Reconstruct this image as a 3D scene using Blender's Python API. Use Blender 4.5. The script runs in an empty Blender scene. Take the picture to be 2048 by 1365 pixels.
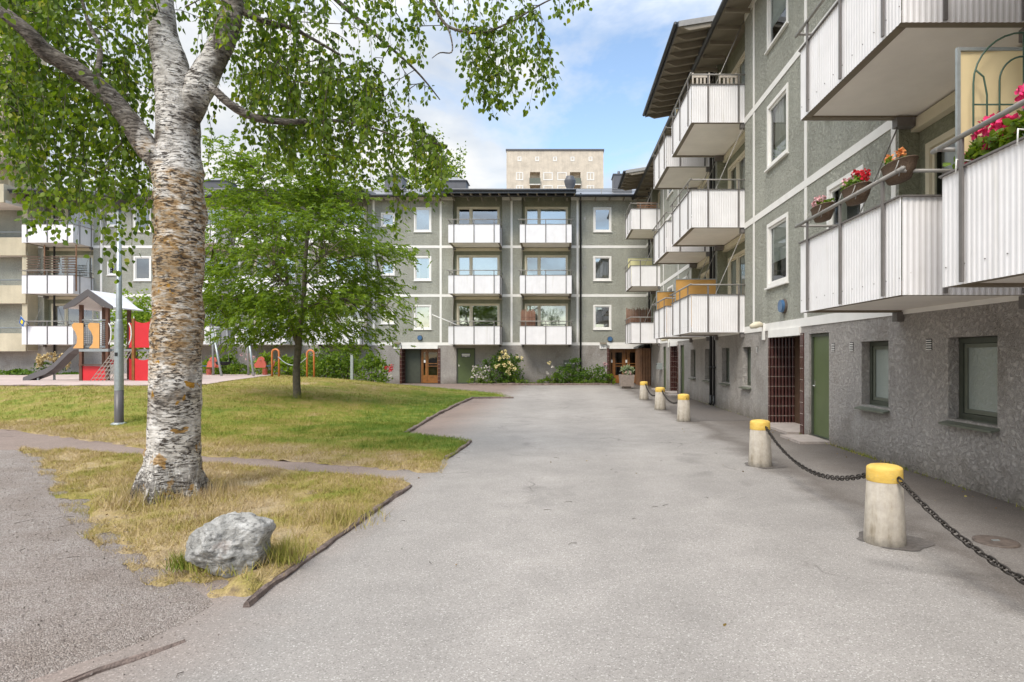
import bpy, math, random
import numpy as np
from mathutils import Vector, noise
R = math.radians
rng = np.random.default_rng(7)
random.seed(7)
scene = bpy.context.scene
COL = scene.collection

# ------------------------------------------------------------------ camera numbers (photo is 2048 x 1365)
F, CX, CY, HC = 1200.0, 1120.0, 712.0, 1.6
def at(px, py, Y):                     # photo pixel at a known depth -> world point
    return ((px - CX) * Y / F, Y, HC + (CY - py) * Y / F)
def smooth(a, b, x):
    t = np.clip((np.asarray(x, float) - a) / (b - a), 0, 1)
    return t * t * (3 - 2 * t)

# ------------------------------------------------------------------ materials
def nodes_of(name):
    m = bpy.data.materials.new(name); m.use_nodes = True
    nt = m.node_tree; b = nt.nodes['Principled BSDF']
    return m, nt, b
def N(nt, t, **kw):
    n = nt.nodes.new(t)
    for k, v in kw.items():
        if k in n.inputs.keys() if hasattr(n.inputs, 'keys') else False: n.inputs[k].default_value = v
        else: setattr(n, k, v)
    return n
def L(nt, a, b): nt.links.new(a, b)
def ramp(nt, fac, stops, interp='LINEAR'):
    r = nt.nodes.new('ShaderNodeValToRGB'); r.color_ramp.interpolation = interp
    e = r.color_ramp.elements
    while len(e) > 1: e.remove(e[-1])
    e[0].position = stops[0][0]; e[0].color = (*stops[0][1], 1)
    for p, c in stops[1:]:
        x = e.new(p); x.color = (*c, 1)
    L(nt, fac, r.inputs[0]); return r.outputs[0]
def g3(v): return (v, v, v)
def coords(nt, scale=(1, 1, 1), src='Object'):
    tc = nt.nodes.new('ShaderNodeTexCoord'); mp = nt.nodes.new('ShaderNodeMapping')
    mp.inputs['Scale'].default_value = scale
    L(nt, tc.outputs[src], mp.inputs[0]); return mp.outputs[0]
def noise_n(nt, vec, scale, detail=3, rough=.55, dist=0):
    n = nt.nodes.new('ShaderNodeTexNoise')
    n.inputs['Scale'].default_value = scale; n.inputs['Detail'].default_value = detail
    n.inputs['Roughness'].default_value = rough; n.inputs['Distortion'].default_value = dist
    L(nt, vec, n.inputs['Vector']); return n.outputs[0]
def vor_n(nt, vec, scale, feature='F1', out=0, rand=1):
    n = nt.nodes.new('ShaderNodeTexVoronoi'); n.feature = feature
    n.inputs['Scale'].default_value = scale; n.inputs['Randomness'].default_value = rand
    L(nt, vec, n.inputs['Vector']); return n.outputs[out]
def mix(nt, fac, a, b, mode='MIX'):
    m = nt.nodes.new('ShaderNodeMix'); m.data_type = 'RGBA'; m.blend_type = mode
    for s, v in ((m.inputs[0], fac), (m.inputs[6], a), (m.inputs[7], b)):
        if isinstance(v, (int, float)): s.default_value = v
        elif isinstance(v, tuple): s.default_value = (*v, 1)
        else: L(nt, v, s)
    return m.outputs[2]
def mth(nt, op, a, b=0.0, clamp=False):
    m = nt.nodes.new('ShaderNodeMath'); m.operation = op; m.use_clamp = clamp
    for s, v in ((m.inputs[0], a), (m.inputs[1], b)):
        if isinstance(v, (int, float)): s.default_value = v
        else: L(nt, v, s)
    return m.outputs[0]
def bump(nt, b, h, strength=.5, dist=.01):
    n = nt.nodes.new('ShaderNodeBump'); n.inputs['Strength'].default_value = strength
    n.inputs['Distance'].default_value = dist
    L(nt, h, n.inputs['Height']); L(nt, n.outputs[0], b.inputs['Normal'])
def pm(name, c, rough=.6, var=.12, vs=6.0, bs=None, bd=.003, bstr=.5, spec=.5, metal=0.0):
    """plain painted / metal / wood-like surface with slight mottling"""
    m, nt, b = nodes_of(name); v = coords(nt)
    n = noise_n(nt, v, vs, 5, .6)
    lo = tuple(x * (1 - var) for x in c); hi = tuple(min(1, x * (1 + var)) for x in c)
    L(nt, ramp(nt, n, [(.3, lo), (.7, hi)]), b.inputs['Base Color'])
    b.inputs['Roughness'].default_value = rough; b.inputs['Metallic'].default_value = metal
    b.inputs['Specular IOR Level'].default_value = spec
    if bs: bump(nt, b, noise_n(nt, v, bs, 4, .6), bstr, bd)
    return m
M = {}
def stucco(name, c, scale, dist, var=.2, foot=False):
    m, nt, b = nodes_of(name); v = coords(nt)
    n1 = noise_n(nt, v, scale * 1.35, 4, .7, .7); n2 = noise_n(nt, v, scale * 3.2, 3, .65, .3)
    big = noise_n(nt, v, .7, 4, .6)
    st = noise_n(nt, coords(nt, (2.2, 2.2, .25)), 1.0, 4, .6)       # faint vertical weather streaks
    h = mth(nt, 'ADD', ramp(nt, n1, [(.38, g3(0)), (.56, g3(.8)), (.7, g3(1))]), mth(nt, 'MULTIPLY', n2, .5))
    c0 = ramp(nt, n1, [(.34, tuple(x * (1 - var) for x in c)), (.6, tuple(x * (1 + var * .7) for x in c))])
    c1 = mix(nt, 1.0, c0, ramp(nt, big, [(.3, g3(.84)), (.7, g3(1.1))]), 'MULTIPLY')
    c2 = mix(nt, 1.0, c1, ramp(nt, st, [(.3, g3(.9)), (.6, g3(1.03))]), 'MULTIPLY')
    if foot:                                   # rain splash and damp stains along the foot of the wall
        sz = nt.nodes.new('ShaderNodeSeparateXYZ'); L(nt, v, sz.inputs[0])
        hz_ = mth(nt, 'ADD', sz.outputs[2], mth(nt, 'MULTIPLY', mth(nt, 'SUBTRACT', noise_n(nt, v, 2.6, 5, .65), .5), .7))
        c2 = mix(nt, 1.0, c2, ramp(nt, hz_, [(.0, (.60, .58, .54)), (.22, (.84, .83, .81)), (.5, g3(1))]), 'MULTIPLY')
        bl_ = noise_n(nt, v, .9, 3, .5, .4)
        c2 = mix(nt, 1.0, c2, ramp(nt, bl_, [(.36, (.86, .85, .83)), (.42, g3(1))]), 'MULTIPLY')
    L(nt, c2, b.inputs['Base Color']); b.inputs['Roughness'].default_value = .92
    b.inputs['Specular IOR Level'].default_value = .2
    bump(nt, b, h, .85, dist); return m
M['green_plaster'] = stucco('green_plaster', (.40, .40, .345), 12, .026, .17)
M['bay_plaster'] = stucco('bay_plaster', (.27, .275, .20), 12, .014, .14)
M['base_plaster'] = stucco('base_plaster', (.42, .39, .365), 13, .026, .17, True)
M['beige_plaster'] = stucco('beige_plaster', (.55, .49, .36), 14, .004, .05)
M['tower_plaster'] = stucco('tower_plaster', (.66, .575, .47), 3, .004, .06)
M['white_paint'] = pm('white_paint', (.80, .78, .745), .6, .05, 3, 40, .002)
M['panel_white'] = pm('panel_white', (.80, .785, .80), .42, .035, 1.4)
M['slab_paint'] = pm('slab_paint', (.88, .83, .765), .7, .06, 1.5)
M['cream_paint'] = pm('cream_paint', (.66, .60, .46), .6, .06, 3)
M['post_grey'] = pm('post_grey', (.15, .137, .13), .5, .12, 10)
M['frame_brown'] = pm('frame_brown', (.20, .165, .115), .6, .12, 10)
M['rail_grey'] = pm('rail_grey', (.30, .285, .265), .45, .12, 10)
M['galv'] = pm('galv', (.36, .39, .39), .42, .12, 14, metal=.5)
M['black_pipe'] = pm('black_pipe', (.015, .015, .016), .4, .2, 8)
M['dark_frame'] = pm('dark_frame', (.055, .062, .045), .5, .15, 8)
M['sill_green'] = pm('sill_green', (.12, .13, .10), .45, .15, 5)
M['green_door'] = pm('green_door', (.085, .115, .045), .3, .08, 3)
M['soffit'] = pm('soffit', (.25, .215, .165), .8, .1, 3, 30)
M['roof_metal'] = pm('roof_metal', (.22, .22, .225), .4, .1, 1.2, metal=.3)
M['gutter'] = pm('gutter', (.045, .046, .05), .4, .2, 6)
M['chimney_metal'] = pm('chimney_metal', (.10, .10, .11), .5, .12, 3)
M['tile_brown'] = pm('tile_brown', (.075, .03, .026), .22, .25, 14)
M['joint'] = pm('joint', (.36, .30, .26), .8, .1, 20)
M['oak'] = pm('oak', (.24, .095, .022), .35, .3, 5)
M['dark_wood'] = pm('dark_wood', (.09, .05, .03), .6, .25, 6)
M['plank'] = pm('plank', (.20, .10, .05), .6, .25, 5)
M['reed'] = pm('reed', (.19, .10, .065), .85, .35, 30, 60)
M['screen_orange'] = pm('screen_orange', (.56, .31, .09), .8, .06, 4)
M['screen_cream'] = pm('screen_cream', (.70, .57, .33), .8, .05, 3)
M['screen_yellow'] = pm('screen_yellow', (.70, .66, .36), .8, .06, 4)
M['lamp_blue'] = pm('lamp_blue', (.05, .13, .26), .3, .1, 6)
M['chrome'] = pm('chrome', (.6, .6, .58), .25, .05, 6, metal=.9)
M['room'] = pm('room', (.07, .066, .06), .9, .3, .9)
M['curtain'] = pm('curtain', (.68, .66, .61), .9, .08, 4)
M['blind'] = pm('blind', (.82, .83, .82), .7, .05, 4)
M['sign_white'] = pm('sign_white', (.82, .81, .78), .4, .03, 5)
M['sign_dark'] = pm('sign_dark', (.03, .03, .05), .4, .1, 5)
M['concrete_step'] = pm('concrete_step', (.36, .31, .28), .85, .14, 7, 60)
M['red_panel'] = pm('red_panel', (.60, .022, .03), .35, .06, 4)
M['tan_panel'] = pm('tan_panel', (.68, .36, .12), .45, .06, 4)
M['slide_grey'] = pm('slide_grey', (.10, .09, .09), .4, .12, 4)
M['play_wood'] = pm('play_wood', (.115, .05, .027), .6, .25, 8)
M['orange_tube'] = pm('orange_tube', (.60, .19, .06), .4, .08, 6)
M['rope'] = pm('rope', (.32, .29, .25), .9, .2, 30)
M['blue_seat'] = pm('blue_seat', (.03, .10, .22), .5, .1, 6)
M['coral'] = pm('coral', (.58, .13, .085), .4, .07, 6)
M['rubber'] = pm('rubber', (.02, .02, .022), .8, .2, 8)
M['chain'] = pm('chain', (.045, .038, .033), .5, .4, 40, metal=.5)
M['yellow_paint'] = pm('yellow_paint', (.74, .47, .085), .5, .12, 14, 60, .002)
M['wicker'] = pm('wicker', (.13, .085, .055), .8, .4, 60, 90, .006, 1)
M['geranium'] = pm('geranium', (.80, .05, .20), .6, .25, 20)
M['red_bloom'] = pm('red_bloom', (.55, .015, .03), .6, .25, 20)
M['pink_bloom'] = pm('pink_bloom', (.70, .40, .42), .6, .2, 20)
M['white_bloom'] = pm('white_bloom', (.78, .72, .66), .6, .1, 20)
M['yellow_bloom'] = pm('yellow_bloom', (.84, .72, .36), .6, .12, 20)
M['orange_bloom'] = pm('orange_bloom', (.75, .30, .10), .6, .15, 20)
M['plume'] = pm('plume', (.62, .48, .24), .9, .15, 20)
M['twig'] = pm('twig', (.07, .052, .04), .9, .3, 20)
M['green_wire'] = pm('green_wire', (.04, .09, .06), .4, .1, 8)
M['soil'] = pm('soil', (.08, .055, .04), .95, .4, 12, 40, .02)
M['chair_wood'] = pm('chair_wood', (.55, .49, .42), .6, .1, 8)
M['rust'] = pm('rust', (.105, .08, .066), .7, .35, 18, 50, .004)
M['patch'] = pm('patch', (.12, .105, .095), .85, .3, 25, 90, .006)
M['flag_blue'] = pm('flag_blue', (.02, .12, .4), .8, .05, 6)
M['flag_yellow'] = pm('flag_yellow', (.8, .6, .03), .8, .05, 6)

def panel():
    m, nt, b = nodes_of('panel_white'); v = coords(nt)
    st = noise_n(nt, coords(nt, (5, 5, .35)), 1.6, 5, .65); n = noise_n(nt, v, 2.2, 4, .6); sp_ = noise_n(nt, v, 26, 3, .6)
    c = ramp(nt, st, [(.28, (.72, .70, .68)), (.42, (.80, .78, .785)), (.7, (.82, .805, .815))])
    c = mix(nt, 1.0, c, ramp(nt, n, [(.3, g3(.93)), (.7, g3(1.03))]), 'MULTIPLY')
    c = mix(nt, ramp(nt, sp_, [(.70, g3(0)), (.74, g3(.45))]), c, (.40, .34, .28))
    L(nt, c, b.inputs['Base Color']); b.inputs['Roughness'].default_value = .45; return m
M['panel_white'] = panel()
def chipped_yellow():
    m, nt, b = nodes_of('yellow_paint'); v = coords(nt, src='Generated')
    ob = nt.nodes.new('ShaderNodeObjectInfo'); ad = nt.nodes.new('ShaderNodeVectorMath'); ad.operation = 'ADD'
    L(nt, v, ad.inputs[0]); L(nt, ob.outputs['Location'], ad.inputs[1]); v = ad.outputs[0]
    c = ramp(nt, noise_n(nt, v, 3, 4, .6), [(.3, (.62, .39, .07)), (.7, (.76, .52, .12))])
    c = mix(nt, ramp(nt, noise_n(nt, v, 6, 5, .7, .4), [(.64, g3(0)), (.67, g3(.85))]), c, (.40, .36, .30))
    c = mix(nt, ramp(nt, noise_n(nt, v, 2.1, 5, .7), [(.55, g3(0)), (.75, g3(.35))]), c, (.25, .20, .12))
    L(nt, c, b.inputs['Base Color']); b.inputs['Roughness'].default_value = .65
    bump(nt, b, noise_n(nt, v, 9, 4, .6), .4, .004); return m
M['yellow_paint'] = chipped_yellow()
def concrete_bollard():
    m, nt, b = nodes_of('bollard_concrete'); v = coords(nt)
    st = noise_n(nt, coords(nt, (6, 6, 1.3)), 1.6, 6, .7, .3); n = noise_n(nt, v, 14, 5, .65)
    sep = nt.nodes.new('ShaderNodeSeparateXYZ'); L(nt, coords(nt), sep.inputs[0])
    c = ramp(nt, st, [(.30, (.24, .195, .135)), (.42, (.38, .335, .275)), (.7, (.46, .415, .36))])
    c = mix(nt, 1.0, c, ramp(nt, n, [(.3, g3(.8)), (.7, g3(1.08))]), 'MULTIPLY')
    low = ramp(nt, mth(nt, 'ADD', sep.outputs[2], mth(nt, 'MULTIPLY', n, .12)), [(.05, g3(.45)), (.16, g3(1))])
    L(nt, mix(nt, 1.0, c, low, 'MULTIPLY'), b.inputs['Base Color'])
    b.inputs['Roughness'].default_value = .85; bump(nt, b, noise_n(nt, v, 70, 4, .7), .5, .004); return m
M['bollard_concrete'] = concrete_bollard()
M['planter_concrete'] = pm('planter_concrete', (.27, .22, .19), .9, .18, 14, 80, .008, .9)

def glass(name, tint=(.80, .84, .82), base=.1, ior=1.9, wavy=False, blur=.0):
    m, nt, b = nodes_of(name); nt.nodes.remove(b)
    out = nt.nodes['Material Output']
    tr = nt.nodes.new('ShaderNodeBsdfTransparent'); tr.inputs[0].default_value = (*tint, 1)
    gl = nt.nodes.new('ShaderNodeBsdfGlossy'); gl.inputs['Roughness'].default_value = .02 + blur
    gl.inputs[0].default_value = (.92, .96, 1, 1)
    fr = nt.nodes.new('ShaderNodeFresnel'); fr.inputs[0].default_value = ior
    f = mth(nt, 'ADD', fr.outputs[0], base, True)
    bp = nt.nodes.new('ShaderNodeBump'); v = coords(nt)
    h = noise_n(nt, v, 22 if wavy else .9, 2, .5, .8 if wavy else 0)
    bp.inputs['Strength'].default_value = .8 if wavy else .12; bp.inputs['Distance'].default_value = .012 if wavy else .02
    L(nt, h, bp.inputs['Height']); L(nt, bp.outputs[0], gl.inputs['Normal'])
    mx = nt.nodes.new('ShaderNodeMixShader')
    L(nt, f, mx.inputs[0]); L(nt, tr.outputs[0], mx.inputs[1]); L(nt, gl.outputs[0], mx.inputs[2])
    L(nt, mx.outputs[0], out.inputs[0]); return m
M['glass'] = glass('window_glass', base=.24)
M['glass_clear'] = glass('window_glass_clear', base=.04, ior=1.42)
M['frosted'] = glass('frosted_glass', (.30, .36, .32), .08, 1.6, True, .08)
def frost():
    nt = M['frosted'].node_tree; mx = next(n for n in nt.nodes if n.type == 'MIX_SHADER')
    df = nt.nodes.new('ShaderNodeBsdfDiffuse'); df.inputs[0].default_value = (.26, .29, .265, 1)
    L(nt, df.outputs[0], mx.inputs[1])
frost()
M['door_glass'] = glass('door_glass', (.3, .3, .25), .02, 1.5)

def leaf_mat(name, stops, trans=.4):
    m, nt, b = nodes_of(name)
    geo = nt.nodes.new('ShaderNodeNewGeometry')
    col = ramp(nt, geo.outputs['Random Per Island'], stops)
    L(nt, col, b.inputs['Base Color']); b.inputs['Roughness'].default_value = .5
    b.inputs['Specular IOR Level'].default_value = .35
    t = nt.nodes.new('ShaderNodeBsdfTranslucent')
    L(nt, mix(nt, 1.0, col, (1.5, 1.5, .5), 'MULTIPLY'), t.inputs[0])
    mx = nt.nodes.new('ShaderNodeMixShader'); mx.inputs[0].default_value = trans
    L(nt, b.outputs[0], mx.inputs[1]); L(nt, t.outputs[0], mx.inputs[2])
    L(nt, mx.outputs[0], nt.nodes['Material Output'].inputs[0]); return m
M['birch_leaf'] = leaf_mat('birch_leaf', [(0, (.05, .095, .012)), (.5, (.13, .205, .02)), (.96, (.22, .30, .03)), (1, (.36, .36, .05))], .5)
M['rowan_leaf'] = leaf_mat('rowan_leaf', [(0, (.095, .16, .017)), (.6, (.17, .26, .024)), (1, (.26, .34, .04))], .45)
M['shrub_leaf'] = leaf_mat('shrub_leaf', [(0, (.08, .15, .014)), (.6, (.15, .24, .028)), (1, (.25, .33, .05))])
M['dark_leaf'] = leaf_mat('dark_leaf', [(0, (.05, .11, .015)), (.6, (.095, .18, .022)), (1, (.16, .25, .035))])
M['bright_leaf'] = leaf_mat('bright_leaf', [(0, (.12, .20, .012)), (.6, (.21, .32, .02)), (1, (.30, .40, .04))])
M['pale_leaf'] = leaf_mat('pale_leaf', [(0, (.16, .22, .13)), (.7, (.28, .33, .22)), (1, (.45, .48, .4))])

M['dry_leaf'] = leaf_mat('dry_leaf', [(0, (.13, .075, .03)), (.6, (.26, .16, .05)), (1, (.33, .27, .07))], .2)
def bark_birch():
    m, nt, b = nodes_of('birch_bark'); v = coords(nt)
    vs = coords(nt, (13, 13, 52)); vl = coords(nt, (9, 9, 24)); vv = coords(nt, (22, 22, 5))
    n1 = noise_n(nt, vs, 1.0, 5, .7, .7); n2 = noise_n(nt, vl, 1.0, 4, .65, .6)
    reg = noise_n(nt, v, 2.1, 4, .6, .4); reg2 = noise_n(nt, v, 3.3, 3, .6)
    white = ramp(nt, n2, [(.3, (.46, .42, .37)), (.55, (.70, .655, .60)), (.75, (.78, .75, .71))])
    grey = ramp(nt, n2, [(.32, (.085, .07, .058)), (.5, (.20, .17, .14)), (.7, (.36, .32, .275))])
    sep = nt.nodes.new('ShaderNodeSeparateXYZ'); L(nt, v, sep.inputs[0])
    ax = mth(nt, 'ABSOLUTE', mth(nt, 'SUBTRACT', sep.outputs[0], .04))       # limbs carry old grey bark, the stem is whiter
    lim = mth(nt, 'ADD', mth(nt, 'MULTIPLY', reg, 1.0), mth(nt, 'MULTIPLY', ramp(nt, ax, [(.31, g3(0)), (.42, g3(.3))]), ramp(nt, mth(nt, 'DIVIDE', sep.outputs[2], 6.0), [(.5, g3(0)), (.56, g3(1))])))
    base = mix(nt, ramp(nt, lim, [(.47, g3(0)), (.62, g3(1))]), white, grey)
    z = mth(nt, 'ADD', sep.outputs[2], mth(nt, 'MULTIPLY', mth(nt, 'SUBTRACT', reg2, .5), 2.2))
    tan = ramp(nt, n2, [(.30, (.13, .08, .042)), (.45, (.40, .245, .105)), (.57, (.56, .40, .22)), (.68, (.78, .71, .61))])
    zone = ramp(nt, mth(nt, 'DIVIDE', z, 6.0), [(.18, g3(0)), (.30, g3(1)), (.56, g3(1)), (.61, g3(0))])
    zone = mix(nt, 1.0, zone, ramp(nt, n2, [(.40, g3(1)), (.60, g3(.25))]), 'MULTIPLY')
    base = mix(nt, zone, base, tan)
    lent = mix(nt, 1.0, ramp(nt, n1, [(.43, g3(1)), (.48, g3(0))]), ramp(nt, noise_n(nt, v, 5.5, 3, .6), [(.38, g3(.15)), (.55, g3(1))]), 'MULTIPLY')
    base = mix(nt, lent, base, (.075, .06, .05))
    foot = ramp(nt, mth(nt, 'ADD', sep.outputs[2], mth(nt, 'MULTIPLY', reg2, .9)), [(.42, g3(1)), (.95, g3(0))])
    crack = ramp(nt, noise_n(nt, vv, 1.0, 4, .7, .9), [(.48, g3(1)), (.55, g3(0))])
    base = mix(nt, mix(nt, 1.0, foot, crack, 'MULTIPLY'), base, (.055, .045, .038))
    lich = ramp(nt, noise_n(nt, v, 4.6, 3, .6, .3), [(.60, g3(0)), (.63, g3(1))])
    lz = ramp(nt, mth(nt, 'DIVIDE', sep.outputs[2], 4.0), [(.02, g3(.6)), (.3, g3(1)), (.62, g3(1)), (.75, g3(0))])
    base = mix(nt, mix(nt, 1.0, lich, lz, 'MULTIPLY'), base, (.42, .22, .035))
    L(nt, base, b.inputs['Base Color']); b.inputs['Roughness'].default_value = .8
    b.inputs['Specular IOR Level'].default_value = .2
    h = mth(nt, 'SUBTRACT', mth(nt, 'MULTIPLY', n2, .8), lent)
    h = mth(nt, 'SUBTRACT', h, mix(nt, 1.0, foot, crack, 'MULTIPLY'))
    bump(nt, b, h, .9, .02); return m
M['birch_bark'] = bark_birch()
M['bark'] = pm('bark', (.115, .095, .07), .9, .4, 9, 25, .012, .9)

def asphalt():
    m, nt, b = nodes_of('asphalt'); v = coords(nt)
    sp = vor_n(nt, v, 140, 'F1', 1); vd = vor_n(nt, v, 140)
    fine = noise_n(nt, v, 260, 2, .7); mid = noise_n(nt, v, 2.0, 5, .6); big = noise_n(nt, v, .28, 4, .6, .6)
    sepc = nt.nodes.new('ShaderNodeSeparateColor'); L(nt, sp, sepc.inputs[0])
    c = ramp(nt, sepc.outputs[0], [(0, (.20, .182, .168)), (.10, (.285, .262, .242)), (.55, (.325, .30, .278)), (.92, (.36, .334, .31)), (.985, (.52, .49, .46))])
    c = mix(nt, 1.0, c, ramp(nt, fine, [(.3, g3(.9)), (.7, g3(1.08))]), 'MULTIPLY')
    c = mix(nt, 1.0, c, ramp(nt, mid, [(.3, g3(.9)), (.7, g3(1.07))]), 'MULTIPLY')
    c = mix(nt, 1.0, c, ramp(nt, big, [(.3, g3(.86)), (.7, g3(1.1))]), 'MULTIPLY')
    sep = nt.nodes.new('ShaderNodeSeparateXYZ'); L(nt, v, sep.inputs[0])
    # dirt collected along the strip between the bollards and the house
    xw = mth(nt, 'ADD', sep.outputs[0], mth(nt, 'MULTIPLY', mth(nt, 'SUBTRACT', noise_n(nt, v, 1.1, 4, .6), .5), 1.2))
    dirt = ramp(nt, mth(nt, 'DIVIDE', xw, 6.0), [(.46, g3(0)), (.545, g3(.8)), (.60, g3(.55)), (.70, g3(.85)), (.82, g3(1))])
    c = mix(nt, dirt, c, mix(nt, 1.0, c, (.36, .325, .30), 'MULTIPLY'))
    # hairline cracks, an old seam, lighter wheel tracks
    wv = nt.nodes.new('ShaderNodeVectorMath'); wv.operation = 'ADD'
    nn_ = nt.nodes.new('ShaderNodeTexNoise'); nn_.inputs['Scale'].default_value = 1.7; nn_.inputs['Detail'].default_value = 4; L(nt, v, nn_.inputs['Vector'])
    L(nt, v, wv.inputs[0]); L(nt, nn_.outputs[1], wv.inputs[1])
    ed = vor_n(nt, wv.outputs[0], .33, 'DISTANCE_TO_EDGE')
    crack = mix(nt, 1.0, ramp(nt, ed, [(.0, g3(1)), (.0055, g3(0))]), ramp(nt, noise_n(nt, v, .5, 2, .5), [(.52, g3(0)), (.60, g3(.75))]), 'MULTIPLY')
    seam = mth(nt, 'ABSOLUTE', mth(nt, 'SUBTRACT', mth(nt, 'ADD', sep.outputs[1], mth(nt, 'MULTIPLY', nn_.outputs[0], .5)), 15.9))
    crack = mix(nt, 1.0, crack, ramp(nt, seam, [(.0, g3(.6)), (.035, g3(0))]), 'ADD')
    c = mix(nt, crack, c, (.10, .088, .08))
    tr_ = mth(nt, 'ABSOLUTE', mth(nt, 'SUBTRACT', mth(nt, 'ABSOLUTE', mth(nt, 'SUBTRACT', xw, .55)), .85))
    c = mix(nt, 1.0, c, ramp(nt, tr_, [(.1, g3(1.05)), (.6, g3(.97))]), 'MULTIPLY')
    oil = noise_n(nt, v, .8, 3, .6, .5)
    c = mix(nt, 1.0, c, ramp(nt, oil, [(.27, g3(.78)), (.36, g3(1))]), 'MULTIPLY')
    # worn brownish path to the left
    xl = ramp(nt, mth(nt, 'DIVIDE', mth(nt, 'ADD', mth(nt, 'MULTIPLY', sep.outputs[0], -1), mth(nt, 'MULTIPLY', mid, .8)), 10), [(.2, g3(0)), (.32, g3(1))])
    c = mix(nt, xl, c, mix(nt, 1.0, c, (.80, .66, .60), 'MULTIPLY'))
    L(nt, c, b.inputs['Base Color']); b.inputs['Roughness'].default_value = .82
    b.inputs['Specular IOR Level'].default_value = .3
    bump(nt, b, mth(nt, 'ADD', mth(nt, 'MULTIPLY', vd, 1), fine), .3, .003); return m
M['asphalt'] = asphalt()
def gravel():
    m, nt, b = nodes_of('gravel'); v = coords(nt)
    sp = vor_n(nt, v, 125, 'F1', 1); vd = vor_n(nt, v, 125)
    sepc = nt.nodes.new('ShaderNodeSeparateColor'); L(nt, sp, sepc.inputs[0])
    c = ramp(nt, sepc.outputs[0], [(0, (.26, .225, .205)), (.5, (.40, .355, .33)), (.85, (.48, .435, .405)), (1, (.62, .58, .545))])
    c = mix(nt, 1.0, c, ramp(nt, vd, [(0, g3(1.08)), (.8, g3(.7))]), 'MULTIPLY')
    c = mix(nt, 1.0, c, ramp(nt, noise_n(nt, v, 1.3, 5, .65), [(.3, (.80, .74, .69)), (.7, (1.12, 1.1, 1.08))]), 'MULTIPLY')
    L(nt, c, b.inputs['Base Color']); b.inputs['Roughness'].default_value = .95
    b.inputs['Specular IOR Level'].default_value = .15
    bump(nt, b, mth(nt, 'ADD', mth(nt, 'MULTIPLY', vd, -1), noise_n(nt, v, 9, 3, .6)), .9, .014); return m
M['gravel'] = gravel()
M['sand'] = pm('sand', (.47, .37, .33), .95, .12, 1.2, 60, .012)
M['kerb_stone'] = pm('kerb_stone', (.20, .15, .128), .9, .45, 9, 45, .02, .9)
def grass_mats():
    out = []
    for nm, soil in (('turf', True), ('grass_blade', False)):
        m, nt, b = nodes_of(nm); v = coords(nt)
        at_ = nt.nodes.new('ShaderNodeAttribute'); at_.attribute_name = 'dry'
        n = noise_n(nt, v, 1.4, 5, .65); n2 = noise_n(nt, v, 7, 4, .65)
        d = mth(nt, 'ADD', at_.outputs['Fac'], mth(nt, 'MULTIPLY', mth(nt, 'SUBTRACT', n, .5), 1.6))
        d = mth(nt, 'ADD', d, mth(nt, 'MULTIPLY', mth(nt, 'SUBTRACT', n2, .5), .5))
        if not soil:
            geo = nt.nodes.new('ShaderNodeNewGeometry')
            d = mth(nt, 'ADD', d, mth(nt, 'MULTIPLY', mth(nt, 'SUBTRACT', geo.outputs['Random Per Island'], .5), .5))
        col = ramp(nt, d, [(0, (.13, .20, .025)), (.3, (.265, .275, .05)), (.55, (.35, .29, .085)), (.8, (.45, .335, .16)), (1, (.49, .38, .235))])
        if soil:
            k = noise_n(nt, v, 45, 3, .7)
            col = mix(nt, 1.0, col, ramp(nt, k, [(.3, g3(.6)), (.7, g3(1.1))]), 'MULTIPLY')
            s = ramp(nt, noise_n(nt, v, 3.1, 5, .65), [(.60, g3(0)), (.68, g3(.75))])
            s = mix(nt, 1.0, s, ramp(nt, at_.outputs['Fac'], [(.45, g3(0)), (.8, g3(1))]), 'MULTIPLY')
            col = mix(nt, s, col, (.16, .115, .08))
            bump(nt, b, k, .8, .03)
        L(nt, col, b.inputs['Base Color']); b.inputs['Roughness'].default_value = .85
        b.inputs['Specular IOR Level'].default_value = .15
        out.append(m)
    return out
M['turf'], M['blade'] = grass_mats()
def rock_mat():
    m, nt, b = nodes_of('boulder_rock'); v = coords(nt)
    n1 = noise_n(nt, v, 5, 6, .7, .6); n2 = noise_n(nt, coords(nt, (3, 3, 9)), 3, 5, .7, 1.2); n3 = noise_n(nt, v, 2.2, 4, .6)
    c = ramp(nt, n1, [(.3, (.13, .125, .115)), (.45, (.30, .29, .27)), (.6, (.48, .465, .44)), (.75, (.68, .665, .64))])
    c = mix(nt, 1.0, c, ramp(nt, n2, [(.36, g3(.42)), (.48, g3(1.06))]), 'MULTIPLY')
    c = mix(nt, ramp(nt, n3, [(.62, g3(0)), (.70, g3(.6))]), c, (.27, .15, .10))
    L(nt, c, b.inputs['Base Color']); b.inputs['Roughness'].default_value = .85
    bump(nt, b, mth(nt, 'ADD', n2, noise_n(nt, v, 24, 5, .7)), .9, .02); return m
M['rock'] = rock_mat()

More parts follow.
